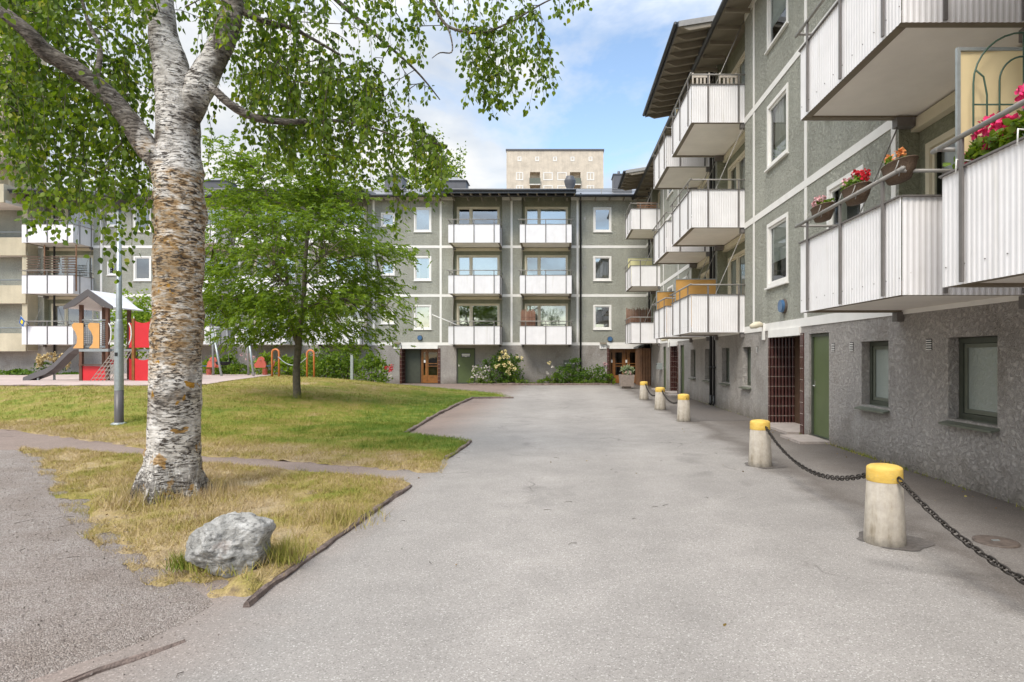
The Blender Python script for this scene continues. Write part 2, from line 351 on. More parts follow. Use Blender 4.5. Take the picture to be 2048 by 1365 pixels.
# ------------------------------------------------------------------ mesh helpers
class MB:
    def __init__(s): s.v = []; s.f = []; s.m = []; s.s = []
    def add(s, vs, fs, mat=0, sm=False):
        o = len(s.v); s.v.extend(tuple(p) for p in vs)
        for f in fs: s.f.append(tuple(i + o for i in f)); s.m.append(mat); s.s.append(sm)
        return s
    def box(s, a, b, mat=0):
        x0, y0, z0 = a; x1, y1, z1 = b
        return s.add([(x0, y0, z0), (x1, y0, z0), (x1, y1, z0), (x0, y1, z0), (x0, y0, z1), (x1, y0, z1), (x1, y1, z1), (x0, y1, z1)],
                     [(0, 3, 2, 1), (4, 5, 6, 7), (0, 1, 5, 4), (1, 2, 6, 5), (2, 3, 7, 6), (3, 0, 4, 7)], mat)
    def quad(s, a, b, c, d, mat=0): return s.add([a, b, c, d], [(0, 1, 2, 3)], mat)
    def tube(s, pts, rad, n=8, mat=0, cap=True, sm=True):
        P = [Vector(p) for p in pts]; k = len(P)
        rr = [rad] * k if isinstance(rad, (int, float)) else rad
        vs = []; u = None
        for i in range(k):
            t = (P[min(i + 1, k - 1)] - P[max(i - 1, 0)])
            t = t.normalized() if t.length > 1e-9 else Vector((0, 0, 1))
            if u is None: u = t.orthogonal().normalized()
            else:
                u = u - t * u.dot(t)
                u = u.normalized() if u.length > 1e-6 else t.orthogonal().normalized()
            w = t.cross(u)
            for j in range(n):
                a = 2 * math.pi * j / n
                vs.append(P[i] + (u * math.cos(a) + w * math.sin(a)) * rr[i])
        fs = [(i * n + j, i * n + (j + 1) % n, (i + 1) * n + (j + 1) % n, (i + 1) * n + j) for i in range(k - 1) for j in range(n)]
        if cap: fs += [tuple(range(n))[::-1], tuple((k - 1) * n + j for j in range(n))]
        return s.add(vs, fs, mat, sm)
    def bar(s, a, b, w, mat=0):        # square bar
        return s.tube([a, b], w * .7071, 4, mat, True, False)
    def lathe(s, prof, c=(0, 0, 0), n=28, mat=0, sm=True):
        vs = [(c[0] + r * math.cos(2 * math.pi * j / n), c[1] + r * math.sin(2 * math.pi * j / n), c[2] + z) for r, z in prof for j in range(n)]
        k = len(prof)
        fs = [(i * n + j, i * n + (j + 1) % n, (i + 1) * n + (j + 1) % n, (i + 1) * n + j) for i in range(k - 1) for j in range(n)]
        fs += [tuple((k - 1) * n + j for j in range(n))]
        return s.add(vs, fs, mat, sm)
    def plate(s, poly, y0, y1, mat=0):  # outline in x,z given thickness along y
        n = len(poly)
        vs = [(x, y0, z) for x, z in poly] + [(x, y1, z) for x, z in poly]
        fs = [tuple(range(n)), tuple(range(2 * n - 1, n - 1, -1))] + [(i, i + n, (i + 1) % n + n, (i + 1) % n) for i in range(n)]
        return s.add(vs, fs, mat)
    def blob(s, c, r, mat=0, n=8):
        prof = [(max(.001, r * math.sin(math.pi * i / 5)), -r * math.cos(math.pi * i / 5)) for i in range(6)]
        return s.lathe(prof, c, n, mat)
    def corr(s, p0, p1, z0, z1, nrm, pitch=.062, amp=.005, mat=0):
        a, b = Vector((*p0, 0)), Vector((*p1, 0)); ln = (b - a).length; d = (b - a) / ln
        nv = Vector((*nrm, 0)); k = max(1, round(ln / pitch)); pts = []
        for i in range(k):
            for t, h in ((0, 0), (.28, 0), (.5, 1), (.78, 1)): pts.append((ln * (i + t) / k, h * amp))
        pts.append((ln, 0)); vs = []
        for t, h in pts:
            q = a + d * t + nv * h; vs += [(q.x, q.y, z0), (q.x, q.y, z1)]
        return s.add(vs, [(2 * i, 2 * i + 2, 2 * i + 3, 2 * i + 1) for i in range(len(pts) - 1)], mat)
    def build(s, name, mats, parent=None, world=False):
        me = bpy.data.meshes.new(name)
        vs = s.v
        if world and parent is not None:
            o = world_loc(parent); vs = [(x - o[0], y - o[1], z - o[2]) for x, y, z in vs]
        me.from_pydata(vs, [], s.f)
        for mm in (mats if isinstance(mats, (list, tuple)) else [mats]): me.materials.append(M[mm] if isinstance(mm, str) else mm)
        me.polygons.foreach_set('material_index', s.m); me.polygons.foreach_set('use_smooth', s.s); me.update()
        ob = bpy.data.objects.new(name, me); COL.objects.link(ob); ob.parent = parent
        return ob
def world_loc(o):
    v = Vector(o.location)
    while o.parent: o = o.parent; v += Vector(o.location)
    return v
def npmesh(name, V, Fc, mat, parent=None, dry=None, offset=None, smooth_=False):
    V = np.asarray(V, np.float32)
    if offset is not None: V = V - np.asarray(offset, np.float32)
    me = bpy.data.meshes.new(name); Fc = np.asarray(Fc, np.int32); k = Fc.shape[1]
    me.vertices.add(len(V)); me.vertices.foreach_set('co', V.ravel())
    me.loops.add(Fc.size); me.loops.foreach_set('vertex_index', Fc.ravel())
    me.polygons.add(len(Fc)); me.polygons.foreach_set('loop_start', np.arange(0, Fc.size, k, dtype=np.int32))
    me.polygons.foreach_set('loop_total', np.full(len(Fc), k, np.int32))
    if smooth_: me.polygons.foreach_set('use_smooth', np.ones(len(Fc), bool))
    me.materials.append(M[mat] if isinstance(mat, str) else mat)
    me.update(calc_edges=True); me.validate()
    if dry is not None:
        a = me.attributes.new('dry', 'FLOAT', 'POINT'); a.data.foreach_set('value', np.asarray(dry, np.float32))
    ob = bpy.data.objects.new(name, me); COL.objects.link(ob); ob.parent = parent; return ob
def tag(o, label, cat, group=None):
    o['label'] = label; o['category'] = cat
    if group: o['group'] = group
    return o
def kind(o, k): o['kind'] = k; return o
def thing(name, label, cat, loc=(0, 0, 0), rz=0, group=None):
    o = bpy.data.objects.new(name, None); COL.objects.link(o); o.location = loc; o.rotation_euler = (0, 0, rz)
    o.empty_display_size = .2
    return tag(o, label, cat, group)
def copy_tree(o, parent=None):
    c = o.copy(); COL.objects.link(c); c.parent = parent
    for ch in list(o.children): copy_tree(ch, c)
    return c

def leaf_quads(P, D, S, wid=.62, fold=.12):
    n = len(P); D = D / np.linalg.norm(D, axis=1, keepdims=True)
    r = rng.normal(size=(n, 3)); s = np.cross(D, r); s /= np.linalg.norm(s, axis=1, keepdims=True) + 1e-9
    nn = np.cross(s, D); S = np.asarray(S)[:, None]
    t = [(0, 0, 0), (.18, .42, fold), (.5, .5, fold), (1, 0, 0), (.5, -.5, fold), (.18, -.42, fold)]
    V = np.stack([P + D * S * a + s * S * b * wid + nn * S * c for a, b, c in t], 1).reshape(-1, 3)
    b0 = np.arange(n)[:, None] * 6
    Fc = np.concatenate([b0 + np.array([[0, 1, 2, 3]]), b0 + np.array([[0, 3, 4, 5]])], 0)
    return V, Fc
def leaf_cloud(blobs, size, parent, name, mat, droop=.25, off=None):
    """leaves spread in clumps through ellipsoids (cx,cy,cz,rx,ry,rz,n)"""
    P = []
    for cx, cy, cz, rx, ry, rz, n in blobs:
        k = max(4, n // 28)
        c = rng.normal(size=(k, 3)); c /= np.linalg.norm(c, axis=1, keepdims=True); c *= rng.uniform(.35, .95, (k, 1)) ** .6
        idx = rng.integers(0, k, n)
        p = c[idx] + rng.normal(size=(n, 3)) * .17
        P.append(np.array([cx, cy, cz]) + p * np.array([rx, ry, rz]))
    P = np.concatenate(P); D = rng.normal(size=P.shape); D[:, 2] -= droop
    V, Fc = leaf_quads(P, D, rng.uniform(.7, 1.3, len(P)) * size)
    return npmesh(name, V, Fc, mat, parent, offset=off)

# ------------------------------------------------------------------ world, sun, camera
w = bpy.data.worlds.new('World'); scene.world = w; w.use_nodes = True
nt = w.node_tree; bg = nt.nodes['Background']
SUN_EL, SUN_AZ = R(48), R(205)        # azimuth clockwise from +Y: behind the camera, to the left
sky = nt.nodes.new('ShaderNodeTexSky'); sky.sky_type = 'NISHITA'; sky.sun_disc = False
sky.sun_elevation = SUN_EL; sky.sun_rotation = SUN_AZ; sky.air_density = 1.1; sky.dust_density = .6; sky.ozone_density = 1.0
tc = nt.nodes.new('ShaderNodeTexCoord'); sp = nt.nodes.new('ShaderNodeSeparateXYZ'); L(nt, tc.outputs['Generated'], sp.inputs[0])
zz = mth(nt, 'MAXIMUM', mth(nt, 'ADD', sp.outputs[2], .22), .05)
cb = nt.nodes.new('ShaderNodeCombineXYZ')
L(nt, mth(nt, 'DIVIDE', sp.outputs[0], zz), cb.inputs[0]); L(nt, mth(nt, 'DIVIDE', sp.outputs[1], zz), cb.inputs[1]); cb.inputs[2].default_value = 15.57
cl = noise_n(nt, cb.outputs[0], 1.25, 7, .56, .35)
cl2 = noise_n(nt, cb.outputs[0], 2.6, 5, .55, .2)
cover = ramp(nt, mth(nt, 'ADD', mth(nt, 'SUBTRACT', cl, mth(nt, 'MULTIPLY', sp.outputs[0], .15)), mth(nt, 'MULTIPLY', mth(nt, 'MINIMUM', sp.outputs[1], 0), .10)), [(.36, g3(0)), (.49, g3(.85)), (.60, g3(1))])
ccol = ramp(nt, cl2, [(.34, (6.4, 7.0, 7.9)), (.50, (8.6, 8.9, 9.2)), (.62, (10.3, 10.2, 10.0))])
skyc = mix(nt, 1.0, sky.outputs[0], (1.1, 1.08, 1.04), 'MULTIPLY')
ccol = mix(nt, 1.0, ccol, ramp(nt, sp.outputs[2], [(.02, g3(.385)), (.46, g3(.405)), (.66, g3(1.05)), (1, g3(1.35))]), 'MULTIPLY')
L(nt, mix(nt, cover, skyc, ccol), bg.inputs[0]); bg.inputs[1].default_value = .14
sd = bpy.data.lights.new('sun', 'SUN'); sd.energy = 1.5; sd.angle = R(22); sd.color = (1, .93, .82)
so = bpy.data.objects.new('sun', sd); COL.objects.link(so)
sv = Vector((math.sin(SUN_AZ) * math.cos(SUN_EL), math.cos(SUN_AZ) * math.cos(SUN_EL), math.sin(SUN_EL)))
so.rotation_euler = sv.to_track_quat('Z', 'Y').to_euler(); so.location = sv * 40
cam = bpy.data.cameras.new('camera'); co = bpy.data.objects.new('camera', cam); COL.objects.link(co)
co.location = (0, 0, HC); co.rotation_euler = (R(90), 0, 0)
cam.sensor_width = 36; cam.lens = F / 2048 * 36; cam.shift_x = -(CX - 1024) / 2048; cam.shift_y = (CY - 682.5) / 2048
cam.clip_end = 3000; cam.clip_start = .05; scene.camera = co
scene.view_settings.view_transform = 'Standard'; scene.view_settings.look = 'None'
scene.view_settings.exposure = 0.86; scene.view_settings.gamma = 1
scene.cycles.use_denoising = True; scene.cycles.denoiser = 'OPENIMAGEDENOISE'; scene.cycles.use_adaptive_sampling = False
scene.cycles.max_bounces = 8; scene.cycles.transparent_max_bounces = 16

# ------------------------------------------------------------------ ground
def xr_lawn(Y):
    return np.interp(Y, [8.05, 8.3, 9.2, 11.1, 11.35, 12.3, 15.6, 20, 22.45, 22.6, 25.3, 28.7, 32.5, 33.6],
                     [-1.62, -1.66, -1.75, -1.70, -1.85, -3.2, -3.38, -3.4, -3.35, -1.85, -2.55, -5.3, -8.4, -9.2])
def xl_lawn(Y):
    return np.interp(Y, [8.05, 9.0, 9.46, 13, 14, 16], [-1.64, -3.9, -5.6, -12.1, -18, -46])
def ypath(X): return np.interp(X, [-20, -12.1, -5.6, -3.9, -1.6], [16.5, 13, 9.46, 9.0, 8.05])
def H(X, Y):
    X = np.asarray(X, float); Y = np.asarray(Y, float)
    h = .55 * smooth(8.5, 20, Y) * smooth(0, 7.5, xr_lawn(np.clip(Y, 8.05, 33.6)) - X)
    h = h * smooth(.0, 3.5, Y - np.interp(X, [-20, -12.1, -5.6, -3.9, -1.6], [16.5, 13, 9.46, 9.0, 8.05]))
    h = h * (1 - smooth(28.5, 33, Y) * smooth(-15, -10, X))
    return h
def dryness(X, Y, near):
    X = np.asarray(X, float); Y = np.asarray(Y, float)
    if near: return .76 - .10 * np.sin(X * 2.1 + Y)
    d = .78 * (1 - smooth(.5, 2.6, Y - np.interp(X, [-12.1, -5.6, -3.9, -1.6], [13, 9.46, 9.0, 8.05])))
    d = np.maximum(d, .37)
    edge = xr_lawn(np.clip(Y, 8.05, 33.6)) - X
    lush = (1 - smooth(.3, 3.0, edge)) * smooth(9.5, 11, Y)
    d = d - .3 * lush
    d = d + .16 * smooth(14, 20, Y) * smooth(2.5, 5, edge)
    return d
def sheet(name, rows, xl, xr, nx, zf, mat, dryf=None):
    t = np.linspace(0, 1, nx) ; rows = np.asarray(rows)
    a, b = xl(rows)[:, None], xr(rows)[:, None]
    X = a + (b - a) * t[None]; Y = np.repeat(rows[:, None], nx, 1)
    V = np.stack([X, Y, zf(X, Y)], -1).reshape(-1, 3)
    i = np.arange(len(rows) - 1)[:, None] * nx + np.arange(nx - 1)[None]
    Fc = np.stack([i, i + 1, i + 1 + nx, i + nx], -1).reshape(-1, 4)
    o = npmesh(name, V, Fc, mat, dry=None if dryf is None else dryf(V[:, 0], V[:, 1]), smooth_=True)
    return kind(o, 'structure')
g = MB(); g.quad((-900, -300, -.004), (900, -300, -.004), (900, 1500, -.004), (-900, 1500, -.004)); kind(g.build('ground', 'soil'), 'structure')
g = MB(); g.quad((-60, -12, 0), (12, -12, 0), (12, 40, 0), (-60, 40, 0)); kind(g.build('road', 'asphalt'), 'structure')
bmp = lambda X, Y: .012 * np.sin(X * 2.3 + 1.1 * np.sin(Y)) * np.sin(Y * 1.9) + .004
xlp = lambda Y: np.interp(Y, [3.6, 3.86, 4.38, 5.2, 6.67, 9.0, 9.9, 10.3], [-2.12, -2.4, -3.0, -4.0, -5.5, -7.8, -8.8, -9.1])
xrp = lambda Y: np.where(Y < 7.42, np.interp(Y, [3.4, 4.6, 7.3], [-2.05, -1.99, -1.83]), -1.87 - (Y - 7.42) * 2.46)
def wob(X, Y): return .018 * np.sin(X * 9 + 2 * np.sin(Y * 5)) + .014 * np.sin(Y * 11 + 3 * np.sin(X * 4.3)) + .01 * np.sin(X * 23 + Y * 17)
near_z = lambda X, Y: .012 + bmp(X, Y) + .05 * smooth(.0, .9, X - xlp(Y)) + wob(X, Y) * (1 - smooth(.3, 1.0, X - xlp(Y))) - .035 * (1 - smooth(0, .12, xrp(Y) - X)) - .07 * (1 - smooth(3.86, 4.25, Y + 4 * wob(X, Y)))
sheet('lawn_near', np.sort(np.concatenate([np.linspace(3.85, 10.25, 110), [7.42]])), lambda Y: xlp(Y) - .12, xrp, 60, near_z, 'turf', lambda X, Y: dryness(X, Y, True))
sheet('lawn', np.sort(np.concatenate([np.linspace(8.05, 12, 70), np.linspace(12.1, 33.6, 90), [11.35, 12.3, 22.45, 22.6]])), xl_lawn, xr_lawn, 110,
      lambda X, Y: H(X, Y) + .03 + bmp(X, Y) - .055 * (1 - smooth(-.05, .22, Y - ypath(X) + wob(X, Y) * 4)) - .04 * (1 - smooth(0, .15, xr_lawn(Y) - X)), 'turf', lambda X, Y: dryness(X, Y, False))
xrg = lambda Y: np.where(Y < 3.9, np.interp(Y, [0, 2, 2.94, 3.44, 3.9], [-5.14, -3.09, -2.38, -2.06, -2.03]), np.minimum(xlp(Y) + .45, -2.05))
sheet('gravel_path', np.linspace(-2, 10.0, 50), lambda Y: np.full_like(Y, -22.), xrg, 30, lambda X, Y: .028 + .5 * bmp(X, Y) - .045 * (1 - smooth(0, .05, xrg(Y) - X)), 'gravel')
xrs = lambda Y: np.interp(Y, [20.2, 21, 24, 30.7, 33.5], [-13.4, -12.4, -13.3, -14.8, -16])
sheet('sand_pit', np.linspace(20.2, 33.4, 30), lambda Y: np.full_like(Y, -45.), xrs, 40, lambda X, Y: H(X, Y) + .05 + bmp(X, Y), 'sand')
def kerb(name, pts, wd=.09, h=.10, z=None):
    P = []
    for (a, b) in zip(pts[:-1], pts[1:]):
        a, b = np.array(a, float), np.array(b, float); k = max(2, int(np.linalg.norm(b - a) / .12))
        for i in range(k): P.append(a + (b - a) * i / k)
    P.append(np.array(pts[-1], float)); P = np.array(P)
    P = P + np.array([[noise.noise(Vector((x * 2.2, y * 2.2, 1))) * .03, noise.noise(Vector((x * 2.2, y * 2.2, 7))) * .03] for x, y in P])
    T = np.gradient(P, axis=0); T /= np.linalg.norm(T, axis=1, keepdims=True); Nn = np.stack([-T[:, 1], T[:, 0]], 1)
    vs = []; k = len(P)
    for i in range(k):
        j = [noise.noise(Vector((P[i][0] * 4, P[i][1] * 4, q * 9.1))) * .03 for q in range(4)]
        gz = 0 if z is None else z(P[i][0], P[i][1])
        hh = h + noise.noise(Vector((P[i][0] * 1.3, P[i][1] * 1.3, 3))) * .03
        prof = [(-wd / 2 + j[0], -.03), (-wd / 2 + j[1], hh - .012), (-wd / 2 + .015 + j[1], hh), (wd / 2 - .02 + j[2], hh + j[3] * .5), (wd / 2 + j[2], hh - .02), (wd / 2 + j[3], -.03)]
        vs += [(P[i][0] + Nn[i][0] * a, P[i][1] + Nn[i][1] * a, gz + b) for a, b in prof]
    fs = [(i * 6 + q, (i + 1) * 6 + q, (i + 1) * 6 + q + 1, i * 6 + q + 1) for i in range(k - 1) for q in range(5)]
    fs += [tuple(range(6)), tuple((k - 1) * 6 + q for q in range(6))[::-1]]
    return kind(MB().add(vs, fs, 0, False).build(name, 'kerb_stone'), 'structure')
kerb('kerb', [(-5.2, .1), (-3.1, 2.0), (-2.38, 2.94), (-2.12, 3.36)], .04, .022)
kerb('kerb', [(-2.0, 3.8), (-1.99, 4.6), (-1.88, 6.6), (-1.83, 7.32), (-1.95, 7.5), (-5.1, 8.62), (-8.6, 10.2)], .05, .036)
kerb('kerb', [(-1.76, 9.3), (-1.70, 10.2), (-1.66, 11.15)], .06, .045)
kerb('kerb', [(-3.15, 12.2), (-3.3, 15.6), (-3.33, 20), (-3.28, 22.4), (-2.6, 22.5), (-1.75, 22.55)], .08, .06)
kerb('kerb', [(-46, 20.1), (-13.3, 20.1), (-12.4, 21.0)], .1, .07, lambda x, y: float(H(x, y)))
kerb('kerb', [(-4.95, 32.75), (-1, 32.6), (2.85, 32.9)], .12, .10)
g = MB()
pts = [(-4.9, 32.8), (-1, 32.66), (2.8, 32.95), (2.8, 34.15), (-4.9, 34.15)]
g.add([(x, y, .06) for x, y in pts], [(0, 1, 2, 3, 4)]); kind(g.build('flower_bed_soil', 'soil'), 'structure')

pz = MB(); ps = [(3.25, 14.75), (3.9, 14.7), (4.88, 14.85), (4.88, 19.4), (3.5, 19.2), (3.15, 17)]
pz.add([(x, y, .0042) for x, y in ps], [tuple(range(6))]); kind(pz.build('asphalt_patch', 'patch'), 'structure')
def blades(name, n, sampler, hgt, wid, zf, dryf, lean=.5, mat='blade'):
    X, Y = sampler(n); n = len(X); Z = zf(X, Y)
    a = rng.uniform(0, 2 * np.pi, n); h = rng.uniform(hgt[0], hgt[1], n); wv = rng.uniform(.6, 1.2, n) * wid
    ln = rng.normal(0, lean, (n, 2)) * h[:, None]
    B = np.stack([X, Y, Z], 1); s = np.stack([np.cos(a), np.sin(a), 0 * a], 1) * wv[:, None] * .5
    T = B + np.stack([ln[:, 0], ln[:, 1], h], 1)
    V = np.stack([B - s, B + s, T], 1).reshape(-1, 3); Fc = np.arange(n * 3).reshape(-1, 3)
    return kind(npmesh(name, V, Fc, mat, dry=np.repeat(dryf(X, Y), 3)), 'stuff')
def samp(xl, xr, y0, y1, p=1.0, xmin=-99):
    def f(n):
        Y = y0 + (y1 - y0) * rng.uniform(0, 1, n * 2) ** p
        a, b = np.maximum(xl(Y), xmin), xr(Y); X = rng.uniform(0, 1, n * 2) * 0 + a + (b - a) * rng.uniform(0, 1, n * 2)
        wgt = np.clip(b - a, 0, None); keep = rng.uniform(0, wgt.max(), n * 2) < wgt
        return X[keep][:n], Y[keep][:n]
    return f
def clumped(f, k=12, sd=.03):
    def g_(n):
        X, Y = f(n // k); X = np.repeat(X, k); Y = np.repeat(Y, k)
        return X + rng.normal(0, sd, len(X)), Y + rng.normal(0, sd, len(Y))
    return g_
def patchy(f, th=-.12):
    def g_(n):
        X, Y = f(n); k = np.array([noise.noise(Vector((x * 1.6, y * 1.6, 5))) + .6 * noise.noise(Vector((x * 5, y * 5, 2))) for x, y in zip(X, Y)])
        m = k > th + rng.normal(0, .12, len(X)); return X[m], Y[m]
    return g_
blades('grass', 60000, patchy(samp(lambda Y: xlp(Y) - .15, xrp, 3.7, 10.2), -.2), (.015, .055), .006, near_z, lambda X, Y: dryness(X, Y, True), .8)
lz = lambda X, Y: H(X, Y) + .025
blades('grass', 70000, samp(xl_lawn, lambda Y: xr_lawn(Y) + .05, 8.05, 14, 1, -13), (.02, .065), .008, lz, lambda X, Y: dryness(X, Y, False), .7)
blades('grass', 80000, samp(xl_lawn, lambda Y: xr_lawn(Y) + .05, 13.5, 32, 1.1, -24), (.03, .085), .014, lambda X, Y: lz(X, Y) - .12 * ((X < xrs(Y)) & (Y > 20.2)), lambda X, Y: dryness(X, Y, False), .6)
blades('weeds', 420, lambda n: (4.88 - np.abs(rng.normal(0, .035, n)), np.where(rng.uniform(0, 1, n) < .6, rng.normal(9.6, .9, n), rng.uniform(4, 21, n))), (.02, .07), .012, lambda X, Y: 0 * X, lambda X, Y: 0 * X + .3, .6)
blades('grass_tufts', 9000, clumped(samp(xlp, xrp, 3.95, 10.0)), (.03, .075), .006, near_z, lambda X, Y: dryness(X, Y, True) - .1, .6)
blades('grass_tufts', 16000, clumped(samp(xl_lawn, xr_lawn, 8.2, 20, 1, -16), 10, .05), (.05, .12), .009, lambda X, Y: H(X, Y) + .025, lambda X, Y: dryness(X, Y, False) - .12, .6)
# little stones loose on the gravel
n = 5200; gy = rng.uniform(2.2, 9.5, n) ** 1.0; gx = np.minimum(xrg(gy), -2.2) - rng.uniform(0, 1, n) ** 1.4 * 7 + rng.normal(0, .12, n)
ico = np.array([(0, 0, 1), (.9, 0, .2), (.25, .85, .2), (-.7, .5, .2), (-.7, -.5, .2), (.25, -.85, .2), (0, 0, -.6)])
fc = np.array([(0, 1, 2), (0, 2, 3), (0, 3, 4), (0, 4, 5), (0, 5, 1), (6, 2, 1), (6, 3, 2), (6, 4, 3), (6, 5, 4), (6, 1, 5)])
rs = rng.uniform(.003, .009, n); ang = rng.uniform(0, 6.28, n)
V = ico[None] * rs[:, None, None] * rng.uniform(.6, 1.3, (n, 7, 3)); c, s_ = np.cos(ang)[:, None], np.sin(ang)[:, None]
V = np.stack([V[..., 0] * c - V[..., 1] * s_, V[..., 0] * s_ + V[..., 1] * c, V[..., 2] * .7], -1) + np.stack([gx, gy, np.full(n, .033)], 1)[:, None]
kind(npmesh('gravel', V.reshape(-1, 3), (fc[None] + np.arange(n)[:, None, None] * 7).reshape(-1, 3), 'gravel'), 'stuff')
# fallen twigs and dead leaves
lit = MB()
for i in range(90):
    if i < 62: x, y = random.uniform(-6, -2.2), random.uniform(3, 9); z = .06
    else: x, y = random.uniform(-2.4, 3.2), random.uniform(2.6, 10); z = .006
    a = random.uniform(0, 6.28); l_ = random.uniform(.02, .10) * (1 if i < 62 else .55)
    p = [(x, y, z), (x + math.cos(a) * l_, y + math.sin(a) * l_, z + .006), (x + math.cos(a + .3) * l_ * 1.7, y + math.sin(a + .3) * l_ * 1.7, z)]
    lit.tube(p, [.0025, .002, .001], 4)
kind(lit.build('twig_litter', 'twig'), 'stuff')
n = 80; P_ = np.stack([rng.uniform(-5.5, 4.7, n), rng.uniform(2.6, 14, n), np.full(n, .012)], 1); P_[:40, 0] = 4.75 - np.abs(rng.normal(0, .25, 40)); P_[:, 2] += np.where(P_[:, 0] < -2, .06, 0)
D_ = rng.normal(size=(n, 3)); D_[:, 2] *= .12
V, Fc = leaf_quads(P_, D_, rng.uniform(.015, .032, n), .7, .08); kind(npmesh('leaf_litter', V, Fc, 'dry_leaf'), 'stuff')

# ------------------------------------------------------------------ facade pieces (local frame: x along, y into the house, z up)
def wall_grid(mb, x0, x1, z0, z1, holes, y, mat=0):
    xs = sorted({x0, x1, *[v for h in holes for v in h[:2] if x0 < v < x1]})
    zs = sorted({z0, z1, *[v for h in holes for v in h[2:4] if z0 < v < z1]})
    for i in range(len(xs) - 1):
        for k in range(len(zs) - 1):
            cx, cz = (xs[i] + xs[i + 1]) / 2, (zs[k] + zs[k + 1]) / 2
            if any(h[0] < cx < h[1] and h[2] < cz < h[3] for h in holes): continue
            mb.quad((xs[i], y, zs[k]), (xs[i + 1], y, zs[k]), (xs[i + 1], y, zs[k + 1]), (xs[i], y, zs[k + 1]), mat)
def reveal(mb, h, y0, y1, mat=0, bottom=True):
    a, b, c, d = h[:4]
    mb.quad((a, y0, c), (a, y1, c), (a, y1, d), (a, y0, d), mat); mb.quad((b, y1, c), (b, y0, c), (b, y0, d), (b, y1, d), mat)
    mb.quad((a, y0, d), (a, y1, d), (b, y1, d), (b, y0, d), mat)
    if bottom: mb.quad((a, y1, c), (a, y0, c), (b, y0, c), (b, y1, c), mat)
def ring(mb, a, b, c, d, w_, y0, y1, mat=0):
    mb.box((a, y0, c), (a + w_, y1, d), mat); mb.box((b - w_, y0, c), (b, y1, d), mat)
    mb.box((a + w_, y0, d - w_), (b - w_, y1, d), mat); mb.box((a + w_, y0, c), (b - w_, y1, c + w_), mat)
def curtain_mesh(x0, x1, z0, z1, y, waves):
    mb = MB(); k = max(8, int(waves * 6)); vs = []
    for i in range(k + 1):
        t = i / k; o = .025 * math.sin(t * waves * 6.28) + .01 * math.sin(t * 17)
        vs += [(x0 + (x1 - x0) * t, y + o, z0), (x0 + (x1 - x0) * t, y + o * .6, z1)]
    return mb.add(vs, [(2 * i, 2 * i + 2, 2 * i + 3, 2 * i + 1) for i in range(k)], 0, True)
def window(root, a, b, c, d, y=0.0, split=None, cover=None, fw=.085, frame='white_paint', gl='glass', out=.018, room=.9, sill=True):
    """a casement: casing and sash, glass, a room behind it, maybe a curtain or blind"""
    f = MB(); ring(f, a, b, c, d, fw, y - out, y + .07)
    xs = [a + fw, *([] if split is None else [a + (b - a) * t for t in split]), b - fw]
    for t in xs[1:-1]: f.box((t - .045, y - out + .003, c + fw), (t + .045, y + .07, d - fw))
    if sill: f.box((a - .03, y - out - .05, c - .035), (b + .03, y + .02, c - .002))
    for p, q in zip(xs[:-1], xs[1:]):
        p2, q2 = p + (.045 if p != xs[0] else 0), q - (.045 if q != xs[-1] else 0)
        ring(f, p2 + .004, q2 - .004, c + fw + .004, d - fw - .004, .045, y + .02, y + .062)
    z0, z1 = c + .02, d - .02
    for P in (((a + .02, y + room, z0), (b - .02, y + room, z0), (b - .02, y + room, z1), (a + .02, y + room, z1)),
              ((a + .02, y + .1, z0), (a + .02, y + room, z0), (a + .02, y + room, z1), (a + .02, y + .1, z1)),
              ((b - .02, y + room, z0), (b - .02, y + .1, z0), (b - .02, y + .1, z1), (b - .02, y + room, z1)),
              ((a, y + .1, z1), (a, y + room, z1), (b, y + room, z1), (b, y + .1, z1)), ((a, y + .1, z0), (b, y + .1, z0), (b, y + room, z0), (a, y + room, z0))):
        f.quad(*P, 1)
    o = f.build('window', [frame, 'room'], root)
    for p, q in zip(xs[:-1], xs[1:]):
        g_ = MB(); t1, t2 = random.uniform(-.006, .006), random.uniform(-.006, .006)
        g_.quad((p + .03, y + .045 - t1, c + fw + .03), (q - .03, y + .045 + t1, c + fw + .03), (q - .03, y + .045 + t1 + t2, d - fw - .03), (p + .03, y + .045 - t1 + t2, d - fw - .03))
        g_.build('pane', gl, o)
    if cover == 'curtain':
        w_ = (b - a) * random.uniform(.22, .36)
        curtain_mesh(a + fw, a + fw + w_, c + .1, d - .06, y + .16, 4).build('curtain', 'curtain', o)
        curtain_mesh(b - fw - w_ * .8, b - fw, c + .1, d - .06, y + .16, 3).build('curtain', 'curtain', o)
    elif cover == 'sheer': curtain_mesh(a + fw, b - fw, c + .05, d - .05, y + .14, 9).build('curtain', 'curtain', o)
    elif cover == 'blind':
        bl = MB(); zb = c + (d - c) * random.uniform(.05, .5); z = d - fw
        while z > zb: bl.box((a + fw, y + .085, z - .024), (b - fw, y + .098, z)); z -= .03
        bl.build('blind', 'blind', o)
    return o
